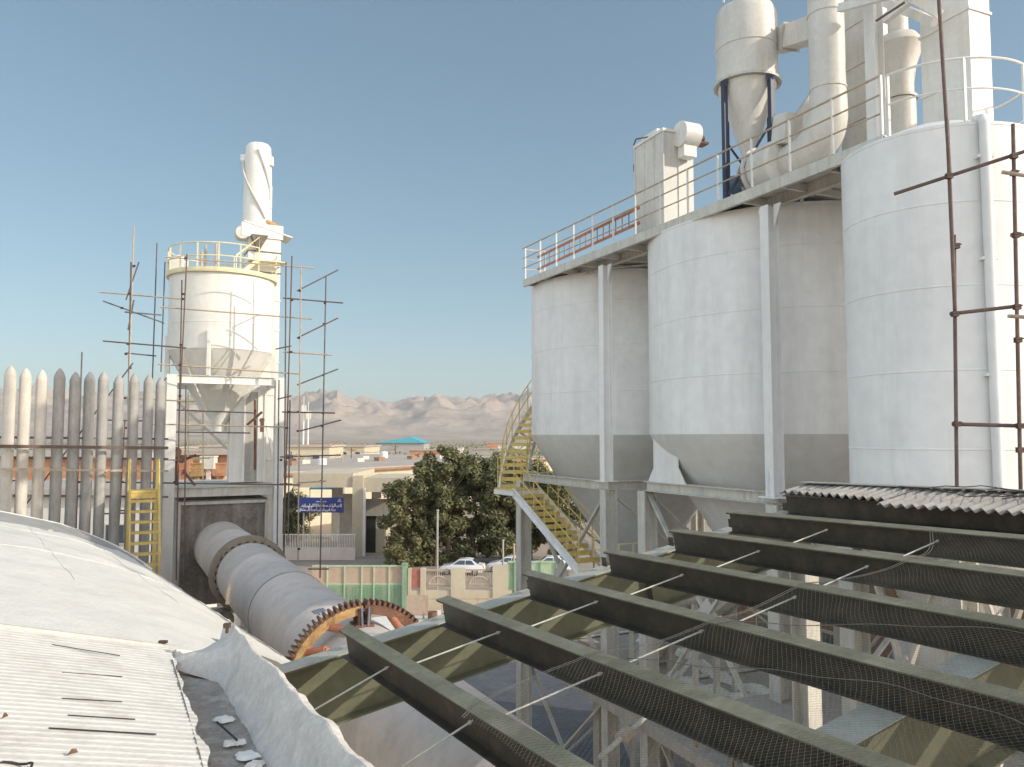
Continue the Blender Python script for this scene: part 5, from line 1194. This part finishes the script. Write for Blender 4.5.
GA, GB, gyy = gx(284, 81), gx(357, 81), 81
MB().box(((GA + GB) / 2, gyy, G + .75), (GB - GA, .06, 1.3)).build('lower_panel', M['wallwhite'], t)
for i in range(44): MB().box((GA + (GB - GA) * (i + .5) / 44, gyy, G + 2.0), (.06, .05, 1.3)).build('bar', M['white'], t)
MB().box(((GA + GB) / 2, gyy, G + 2.68), (GB - GA, .09, .1)).build('top_rail', M['white'], t)
gq = MB(); gq.box((gx(348, 92), 92, G + 3.2), (1.6, .3, 5.6)); gq.build('white_poster_panel', M['pipewhite'], label='pale notice panel standing between the two entrance pillars', cat='panel')
for (x0, x1, y0, y1, Y, mt) in ((347.5, 351, 504, 516, 91.8, 'bluesign'), ):
    pass

# ------------------------------------------------------------------ long factory buildings behind the entrance
def bld(name, px0, px1, pytop, Y, dep, wm, rm, label, roof_over=.5, group=None, rise=0):
    x0, x1 = (px0 - 512) / FOC * Y, (px1 - 512) / FOC * Y; zt = at(512, pytop, Y).z
    t = thing(name, V(((x0 + x1) / 2, Y, G)), label, 'building', group)
    MB().box(((x0 + x1) / 2, Y + dep / 2, (zt + G) / 2), (x1 - x0, dep, zt - G)).build('wall', M[wm], t)
    m = MB(); a = roof_over
    r = rise
    m.add([(x0 - a, Y - a, zt + .02), (x1 + a, Y - a, zt + .02), (x1 + a, Y + dep + a, zt + .02), (x0 - a, Y + dep + a, zt + .02), (x0 - a, Y - a, zt + .4), (x1 + a, Y - a, zt + .4), (x1 + a, Y + dep + a, zt + .4), (x0 - a, Y + dep + a, zt + .4),
           (x0 - a, Y + dep / 2, zt + .4 + r), (x1 + a, Y + dep / 2, zt + .4 + r)],
          [(0, 3, 2, 1), (0, 1, 5, 4), (2, 3, 7, 6), (4, 5, 9, 8), (6, 7, 8, 9), (3, 0, 4, 8, 7), (1, 2, 6, 9, 5)])
    m.build('roof', M[rm], t)
    return t, x0, x1, zt
def wins(t, x0, x1, Y, z, n, w_, h_, fm='steel_w'):
    for i in range(n):
        x = x0 + (x1 - x0) * (i + .5) / n
        f = MB().box((x, Y - .05, z), (w_, .16, h_)).build('window', M[fm], t); MB().box((x, Y - .12, z), (w_ - .16, .06, h_ - .16)).build('pane', M['glass'], f)
# skewed long roof: edge rising to the right in the picture
t = thing('long_factory_hall', at(360, 480, 115) * 1.0, 'long cream factory hall with a pale flat roof behind the entrance', 'building')
p0 = at(262, 473, 104); p1_ = at(470, 455.5, 150); zt = p0.z
p1_ = V((p1_.x, p1_.y, zt)); dv = (p1_ - p0).normalized(); nv = V((-dv.y, dv.x, 0)); L4 = 95
MB().add([p0 + Z * (G - zt), p0 + dv * L4 + Z * (G - zt), p0 + dv * L4 - Z * .5, p0 - Z * .5], [(0, 1, 2, 3)]).add([p0 + Z * (G - zt), p0 - Z * .5, p0 + nv * 60 - Z * .5, p0 + nv * 60 + Z * (G - zt)], [(0, 1, 2, 3)]).build('wall', M['plaster'], t)
MB().box(p0 + dv * (L4 / 2) + nv * 30 - Z * .25, (L4 + 1.5, 61.5, .5), (dv, nv, Z)).build('roof', M['farroof'], t)
MB().box(p0 + dv * (L4 / 2) - nv * .85 - Z * .3, (L4 + 1.5, .1, .35), (dv, nv, Z)).build('eave_trim', M['brick'], t)
for i in range(10):
    q = p0 + dv * (6 + i * 9) - nv * .05; MB().box(q + Z * (-4.3), (2.2, .2, 1.3), (dv, nv, Z)).build('window', M['dark'], t)
for i in range(12):
    q = p0 + dv * (10 + i * 6.5) + nv * (22 + 6 * math.sin(i * 2)); m = MB(); m.box(q + Z * .35, (2.0, 1.2, .7), (dv, nv, Z)); m.build('roof_vent', M['steel_w'] if i % 2 else M['brick'], t)
B = [('white_warehouse', -60, 160, 496, 47, 10, 'wallwhite', 'farroof', 'low white walled warehouse behind the upright tubes', 3), ('brick_shed', -60, 150, 458, 62, 9, 'brickorange', 'farroof', 'orange brick shed rising behind the white warehouse', 4),
     ('workshop', 176, 236, 455, 66, 8, 'brickorange', 'farroof', 'orange workshop seen between the tower legs', 3), ('cream_house', 200, 330, 447, 170, 14, 'plaster', 'farroof', 'cream flat roofed house beyond the workshop', 5),
     ('plain_warehouse', 40, 170, 449, 190, 20, 'wallwhite', 'farroof', 'pale warehouse far behind the upright tubes', 6), ('plain_hall', 285, 365, 447, 260, 30, 'plaster', 'farroof', 'low tan hall just left of the blue roofed hall', 6),
     ('distant_hall', 545, 700, 446, 240, 30, 'plaster', 'farroof', 'tan hall behind the far silo', 5)]
for (nm, a, b, y, Y, d, wm, rm, lab, nw) in B:
    t, x0, x1, zt = bld(nm, a, b, y, Y, d, wm, rm, lab)
    wins(t, x0, x1, Y, zt - 2.2, nw, 1.6, 1.2)
for i, (x, y) in enumerate(((184, 466), (197, 470), (209, 463), (222, 470), (186, 480), (204, 482), (219, 481))):
    q = at(x, y, 60 + i * .4); m = MB(); m.box(q, (1.0, .8, .9)); m.box(q + Z * .5, (1.1, .9, .1)); m.bar(q + Z * .45 + V((-.5, -.42, 0)), q + Z * -.45 + V((-.5, -.42, 0)), .08, .08, up=V((1, 0, 0))); m.box(V((q.x, q.y, (q.z - .45 + G) / 2)), (.3, .3, q.z - .45 - G))
    m.build('equipment_box', M[['orange', 'ochre', 'cream', 'brickorange', 'yellowpale', 'orange', 'palepipe'][i]], label=['orange crate on a post, upper left between the tower legs', 'ochre box on a post between the tower legs', 'cream box on a post, highest between the tower legs', 'brick coloured box beside the flue duct', 'pale yellow box low beside the left tower column', 'orange box low in the middle of the tower opening', 'brown box low beside the flue duct'][i], cat='box', group='boxes seen through the tower opening')
# blue roofed hall and distant town
Yb = 430
t = thing('blue_roofed_hall', V(((400 - 512) / FOC * Yb, Yb, G)), 'large distant hall with a bright blue pitched roof', 'building')
x0, x1 = (376 - 512) / FOC * Yb, (424 - 512) / FOC * Yb; zl = at(512, 443, Yb).z; zr_ = at(512, 437, Yb).z
MB().box(((x0 + x1) / 2, Yb + 15, (zl + G) / 2), (x1 - x0, 30, zl - G)).build('wall', M['pipegrey'], t)
xm = (410 - 512) / FOC * Yb
MB().add([(x0 - 1, Yb - 1, zl), (x1 + 1, Yb - 1, zl), (x1 + 1, Yb + 31, zl), (x0 - 1, Yb + 31, zl), (xm, Yb - 1, zr_), (xm, Yb + 31, zr_)], [(0, 1, 4), (2, 3, 5), (0, 4, 5, 3), (1, 2, 5, 4)]).build('roof', M['blueroof'], t)
random.seed(21)
ordw = ['first', 'second', 'third', 'fourth', 'fifth', 'sixth', 'seventh', 'eighth', 'ninth', 'tenth', 'eleventh', 'twelfth', 'thirteenth', 'fourteenth', 'fifteenth', 'sixteenth']
hx = [24, 52, 88, 120, 200, 292, 318, 338, 352, 366, 432, 450, 468, 486, 500, 512]
for i in range(16):
    px = hx[i]; Y = random.uniform(300, 800); hh = random.uniform(3.5, 6.5); ww = random.uniform(10, 30)
    hm_ = ['plaster', 'wallwhite', 'brickorange', 'concrete'][(i * 7) % 4]; hc = {'plaster': 'cream', 'wallwhite': 'white', 'brickorange': 'orange brick', 'concrete': 'grey'}[hm_]
    x = (px - 512) / FOC * Y
    t = thing('distant_house', V((x, Y, G)), 'tiny %s house on the far plain, %s from the left' % (hc, ordw[i]), 'building', 'distant town buildings')
    MB().box((x, Y, G + hh / 2), (ww, 12, hh)).build('wall', M[hm_], t)
    MB().box((x, Y, G + hh + .2), (ww + .8, 12.8, .4)).build('roof', M['farroof'], t)
# telecom masts and lamp poles
for i, (px, yt, Y, lab) in enumerate(((304, 396, 240, 'tall white lattice mast, left one beyond the scaffold'), (308.5, 402, 240, 'slightly shorter white mast, right one beyond the scaffold'))):
    p = at(px, yt, Y); t = thing('telecom_mast', V((p.x, p.y, G)), lab, 'mast', 'telecom masts')
    MB().tube((p.x, p.y, G), (p.x, p.y, p.z - 3), .35, 8, .22).build('mast_pole', M['white'], t)
    MB().tube((p.x, p.y, p.z - 3), p, .1, 6).build('antenna_rod', M['white'], t)
    for k in range(3):
        a = k * 2.1; MB().box(p + V((.6 * math.cos(a), .6 * math.sin(a), -4)), (.4, .3, 2.4)).build('panel_antenna', M['white'], t)
for px, yt, Y, lab in ((437.5, 511, 66, 'thin grey pole in front of the trees left of the white car'), (342.5, 455, 150, 'short pole on the hall roof side'), (503, 541, 72, 'thin pale pole right of the white car'), (514, 545, 70, 'thin cream pole close to the stair column')):
    p = at(px, yt, Y); m = MB(); m.tube((p.x, p.y, G), p, .09 if Y < 100 else .15, 8); m.tube(p - Z * .0, p + Z * .12, .13, 8)
    m.build('lamp_pole', M['pipegrey'] if px != 514 else M['palepipe'], label=lab, cat='pole', group='thin poles by the road')
q = at(286.5, 447, 60); m = MB(); m.lathe([(.01, -.35), (.3, -.3), (.35, 0), (.3, .3), (.01, .35)], V((0, 0, 0)), 8)

pw = []
for i, (px, Y, lab) in enumerate(((292, 128, 'wooden utility pole with crossarm beside the cream hall'), (352, 175, 'utility pole with crossarm rising behind the hall roof'), (396, 230, 'far utility pole with crossarm left of the tallest tree'))):
    x = (px - 512) / FOC * Y; t = thing('utility_pole', V((x, Y, G)), lab, 'pole', 'utility poles')
    MB().tube((x, Y, G), (x, Y, G + 10.2), .16, 8, .11).build('shaft', M['bark'], t)
    MB().box((x, Y, G + 9.6), (1.8, .12, .12)).build('crossarm', M['bark'], t); pw.append(V((x, Y, G + 9.75)))
for off, lab in ((-.8, 'left power wire between the utility poles'), (.8, 'right power wire between the utility poles')):
    pts = []
    for a, b in zip(pw, pw[1:]):
        for i in range(12): k = i / 12; pts.append(a.lerp(b, k) + V((off, 0, -1.2 * 4 * k * (1 - k))))
    pts.append(pw[-1] + V((off, 0, 0))); MB().path(pts, .025, 4).build('power_wire', M['dark'], label=lab, cat='wire')
for i, (px, py, Y, lab) in enumerate(((322, 466, 135, 'white roof water tank left of centre on the hall roof'), (384, 458, 160, 'cream roof water tank in the middle of the hall roof'))):
    q = at(px, py, Y); t = thing('water_tank', q, lab, 'water tank', 'roof water tanks')
    MB().lathe([(.02, 0), (.8, 0), (.8, 1.1), (.6, 1.3), (.02, 1.35)], q, 20).build('tank_body', M['white'], t)
q = at(322, 489, 98); t = thing('blue_awning', V((q.x, q.y, G)), 'small blue awning under the entrance canopy at left', 'awning')
MB().add([q + V((-1.6, 0, 0)), q + V((1.6, 0, 0)), q + V((1.6, 1.5, .5)), q + V((-1.6, 1.5, .5)), q + V((-1.6, 0, -.06)), q + V((1.6, 0, -.06)), q + V((1.6, 1.5, .44)), q + V((-1.6, 1.5, .44))], [(0, 1, 2, 3), (7, 6, 5, 4), (0, 4, 5, 1), (1, 5, 6, 2), (2, 6, 7, 3), (3, 7, 4, 0)]).build('cover', M['blueroof'], t)
for dx in (-1.5, 1.5): MB().tube(V((q.x + dx, q.y + .1, G)), V((q.x + dx, q.y + .1, q.z)), .05, 6).build('awning_post', M['steel_w'], t)

# ------------------------------------------------------------------ trees
def tree(base, h, r, label, mt='leaf', n=7000, seed=1, low=.12, group='trees along the road', cat='tree', size=.17, name='leafy_tree'):
    rnd = random.Random(seed); t = thing(name, base, label, cat, group)
    m = MB(); top = base + Z * h * .8
    pts = [base + V((rnd.uniform(-.1, .1) * k, rnd.uniform(-.1, .1) * k, h * .8 * k / 6)) for k in range(7)]
    m.path(pts, [.22 * h / 9 * (1 - k / 8) + .02 for k in range(7)], 8)
    limbs = []
    for k in range(14):
        s_ = rnd.uniform(.12, .75); a = rnd.uniform(0, 2 * PI); p = base + Z * h * s_
        L = r * rnd.uniform(.6, 1.0) * (1 - abs(s_ - .45) * .7); q = p + V((math.cos(a) * L, math.sin(a) * L, h * rnd.uniform(.08, .25)))
        m.path([p, p.lerp(q, .5) + Z * .15, q], [.08 * h / 9, .05 * h / 9, .02], 5, caps=False); limbs.append(q)
    m.build('trunk', M['bark'], t)
    m = MB(); cl = []
    for k in range(34):
        z = rnd.uniform(low, 1.0); rr = r * math.sqrt(max(.05, 1 - ((z - .5) / .56) ** 2)) * (.9 if z > .3 else .8)
        a = rnd.uniform(0, 2 * PI); d = rr * math.sqrt(rnd.random()) * .88
        cl.append((base + V((math.cos(a) * d, math.sin(a) * d, z * h)), r * rnd.uniform(.14, .34)))
    for q in limbs: cl.append((q, r * rnd.uniform(.2, .34)))
    vs = []; fs = []
    for i in range(n):
        c_, cr = cl[rnd.randrange(len(cl))]
        d = V((rnd.gauss(0, 1), rnd.gauss(0, 1), rnd.gauss(0, 1))); d.normalize(); p = c_ + d * cr * rnd.uniform(.35, 1.12) ** .7 ; p.z = max(p.z, base.z + .1)
        u_ = V((rnd.gauss(0, 1), rnd.gauss(0, 1), rnd.gauss(0, .7))).normalized(); w_ = u_.cross(d + V((.1, .1, .1)))
        if w_.length < .01: continue
        w_.normalize(); s_ = size * rnd.uniform(.6, 1.4); b = len(vs)
        vs += [p - u_ * s_, p + w_ * s_ * .5, p + u_ * s_, p - w_ * s_ * .5]; fs.append((b, b + 1, b + 2, b + 3))
    m.add(vs, fs); m.build('crown', M[mt], t)
    return t
def gp(px, Y): return V(((px - 512) / FOC * Y, Y, G))
tree(gp(404, 77), 8.2, 2.3, 'lighter olive green tree at the left end of the tree row', 'leaflight', 11000, 1, low=.03)
tree(gp(424, 78), 9.6, 2.8, 'green tree second from the left in the tree row', 'leaf', 13000, 2, low=.03)
tree(gp(449, 79), 11.6, 2.6, 'tallest tree of the row with a pointed top', 'leaf', 14000, 3, low=.06)
tree(gp(437, 78), 9.6, 2.6, 'mid green tree between the tallest tree and the left trees', 'leaf', 12000, 14, low=.04)
tree(gp(474, 80), 10.2, 3.5, 'dark broad tree behind the white car', 'leaf', 16000, 4, low=.10)
tree(gp(503, 79), 9.7, 3.2, 'dark tree right of the white car, behind the thin poles', 'leaf', 15000, 5, low=.12)
tree(gp(530, 81), 9.6, 3.2, 'dark tree behind the yellow stair column', 'leaf', 14000, 6, low=.1)
tree(gp(562, 80), 9.0, 3.4, 'dark tree seen under the yellow stair flight', 'leaf', 12000, 7, low=.06)
tree(gp(500, 88), 10.2, 2.4, 'thin topped tree standing behind the row next to the stair', 'leaf', 7000, 8, low=.3)
tree(gp(291, 96), 5.6, 2.5, 'small pale green shrub tree behind the blue sign', 'leaflight', 6000, 9, low=.05, name='shrub_tree')
tree(gp(303, 104), 4.4, 2.6, 'low pale bush beyond the entrance left pillar', 'leaflight', 4500, 10, low=.03, name='shrub_tree')
tree(gp(262, 58), 5.2, 1.2, 'small bush beside the flue duct seen through the tower', 'leaf', 3000, 12, low=.1, name='shrub_tree')
tree(gp(398, 73), 2.6, 1.3, 'low sparse shrub at the foot of the olive green tree', 'leaflight', 3000, 13, low=.03, name='shrub_tree', size=.12)
# far off tree belt
m = MB(); rnd = random.Random(31); vs = []; fs = []
for i in range(26000):
    px = rnd.uniform(-200, 1200); Y = rnd.uniform(330, 860) if rnd.random() < .8 else rnd.uniform(860, 1500)
    if noise.noise(V((px * .02, Y * .01, 5))) < -.12: continue
    hh = 5.5 + 3 * noise.noise(V((px * .05, Y * .02, 0)))
    x = (px - 512) / FOC * Y; p = V((x, Y, G + rnd.uniform(.2, hh)))
    u_ = V((rnd.gauss(0, 1), rnd.gauss(0, 1), rnd.gauss(0, 1))).normalized(); w_ = u_.orthogonal().normalized(); s_ = rnd.uniform(.5, 1.1); b = len(vs)
    vs += [p - u_ * s_, p + w_ * s_ * .6, p + u_ * s_, p - w_ * s_ * .6]; fs.append((b, b + 1, b + 2, b + 3))
m.add(vs, fs); m.build('distant_trees', M['leaf'], base=(0, 400, G), kind='stuff')

# ------------------------------------------------------------------ cars
def car(base, heading, label, group='white cars parked by the trees'):
    t = thing('parked_car', base, label, 'car', group); f = heading; s = V((f.y, -f.x, 0))
    def P(x, y, z): return base + f * x + s * y + Z * z
    # side outline x,z of body and of cabin, lofted over width stations
    lower = [(-2.02, .34), (-2.06, .62), (-1.98, .92), (-1.55, .98), (1.0, .93), (1.75, .80), (2.03, .66), (2.08, .42), (2.0, .30), (-1.95, .28)]
    m = MB(); ys = [-.82, -.78, 0, .78, .82]; sc_ = [.965, 1, 1, 1, .965]; vs = []; n = len(lower)
    for y, k in zip(ys, sc_):
        for (x, z) in lower: vs.append(P(x * (k if abs(y) > .8 else 1), y, .62 + (z - .62) * (.86 if abs(y) > .8 else 1) + (.02 if y == 0 and z > .75 else 0)))
    fs = []
    for j in range(4):
        for i in range(n): a = j * n + i; b = j * n + (i + 1) % n; fs.append((a, b, b + n, a + n))
    fs += [tuple(range(n))[::-1], tuple(range(4 * n, 5 * n))]
    m.add(vs, fs, True); m.build('body', M['carpaint'], t)
    cab = [(-1.62, .95), (-.95, 1.40), (-.45, 1.46), (.25, 1.42), (.98, .93)]
    m = MB(); vs = []
    for y, k in ((-.74, 0), (-.60, 1), (.60, 1), (.74, 0)):
        for (x, z) in cab: vs.append(P(x, y if z < 1 else (y * (.98 if k else .84)), z if k or z < 1 else z - .05))
    n = 5; fs = []
    for j in range(3):
        for i in range(n - 1): a = j * n + i; fs.append((a, a + 1, a + n + 1, a + n))
    fs += [tuple(range(n))[::-1], tuple(range(3 * n, 4 * n))]
    m.add(vs, fs, True); m.build('cabin', M['carpaint'], t)
    for sd in (-1, 1):
        for (x0, x1, xa, xb) in ((-1.25, -.42, -.92, -.42), (-.34, .74, -.34, .18)):
            m = MB(); m.add([P(x0, sd * .752, .98), P(x1, sd * .752, .98), P(xb, sd * .648, 1.34), P(xa, sd * .648, 1.34)], [(0, 1, 2, 3)]); 
            w2 = [p - s * sd * .02 for p in m.v]; m.add(w2, [(3, 2, 1, 0)]); m.build('side_window', M['glass'], t)
    m = MB(); m.add([P(.93, -.62, .97), P(.93, .62, .97), P(.32, .54, 1.405), P(.32, -.54, 1.405)], [(0, 1, 2, 3)]); m.v = [p + (f + Z) * .018 for p in m.v]; m.build('windscreen', M['glass'], t)
    m = MB(); m.add([P(-1.52, -.60, 1.01), P(-1.52, .60, 1.01), P(-1.02, .52, 1.37), P(-1.02, -.52, 1.37)], [(3, 2, 1, 0)]); m.v = [p + (Z - f) * .018 for p in m.v]; m.build('rear_window', M['glass'], t)
    for x in (-1.28, 1.30):
        for sd in (-1, 1):
            m = MB(); m.lathe([(.2, -.09), (.29, -.09), (.30, -.05), (.30, .05), (.29, .09), (.2, .09)], P(x, sd * .76, .30), 24, (f, Z, s)); wv = m.build('wheel', M['tyre'], t)
            m = MB(); m.lathe([(.02, .07), (.20, .05), (.205, .085), (.19, .09)], P(x, sd * .76, .30), 20, (f, Z, s * sd)); m.build('rim', M['rim'], wv)
    for sd in (-.6, .6):
        MB().box(P(2.02, sd, .66), (.06, .28, .13), (f, s, Z)).build('headlight', M['glass'], t); MB().box(P(-2.03, sd, .78), (.05, .3, .15), (f, s, Z)).build('tail_light', M['red'], t)
    MB().box(P(2.06, 0, .42), (.08, 1.5, .14), (f, s, Z)).build('bumper', M['pipegrey'], t); MB().box(P(-2.06, 0, .45), (.08, 1.5, .14), (f, s, Z)).build('bumper', M['pipegrey'], t)
    return t
car(gp(463, 73.5), az(-84), 'white compact car parked in front of the dark trees, fully in view')
car(gp(509, 75), az(-80), 'white car partly hidden by the stair column')
car(gp(549, 75), az(-86), 'white car seen below the yellow stair flight')

# ------------------------------------------------------------------ haze
HZ = MB(); HZ.box((0, 4500, G - 1 + 240), (15000, 11000, 480))
hm = bpy.data.materials.new('haze_air'); hm.use_nodes = True; hn = hm.node_tree; hn.nodes.clear()
ho = hn.nodes.new('ShaderNodeOutputMaterial'); hv = hn.nodes.new('ShaderNodeVolumePrincipled')
hv.inputs['Color'].default_value = (0.86, 0.90, 0.95, 1); hv.inputs['Density'].default_value = HAZE; hv.inputs['Anisotropy'].default_value = 0.2
hn.links.new(hv.outputs[0], ho.inputs['Volume'])
if HAZE > 0: HZ.build('haze', hm, kind='stuff')

# ------------------------------------------------------------------ raise everything to ground level zero
for o in list(COL.objects):
    if o.parent is None and o.type in {'MESH', 'EMPTY'}: o.location.z += H
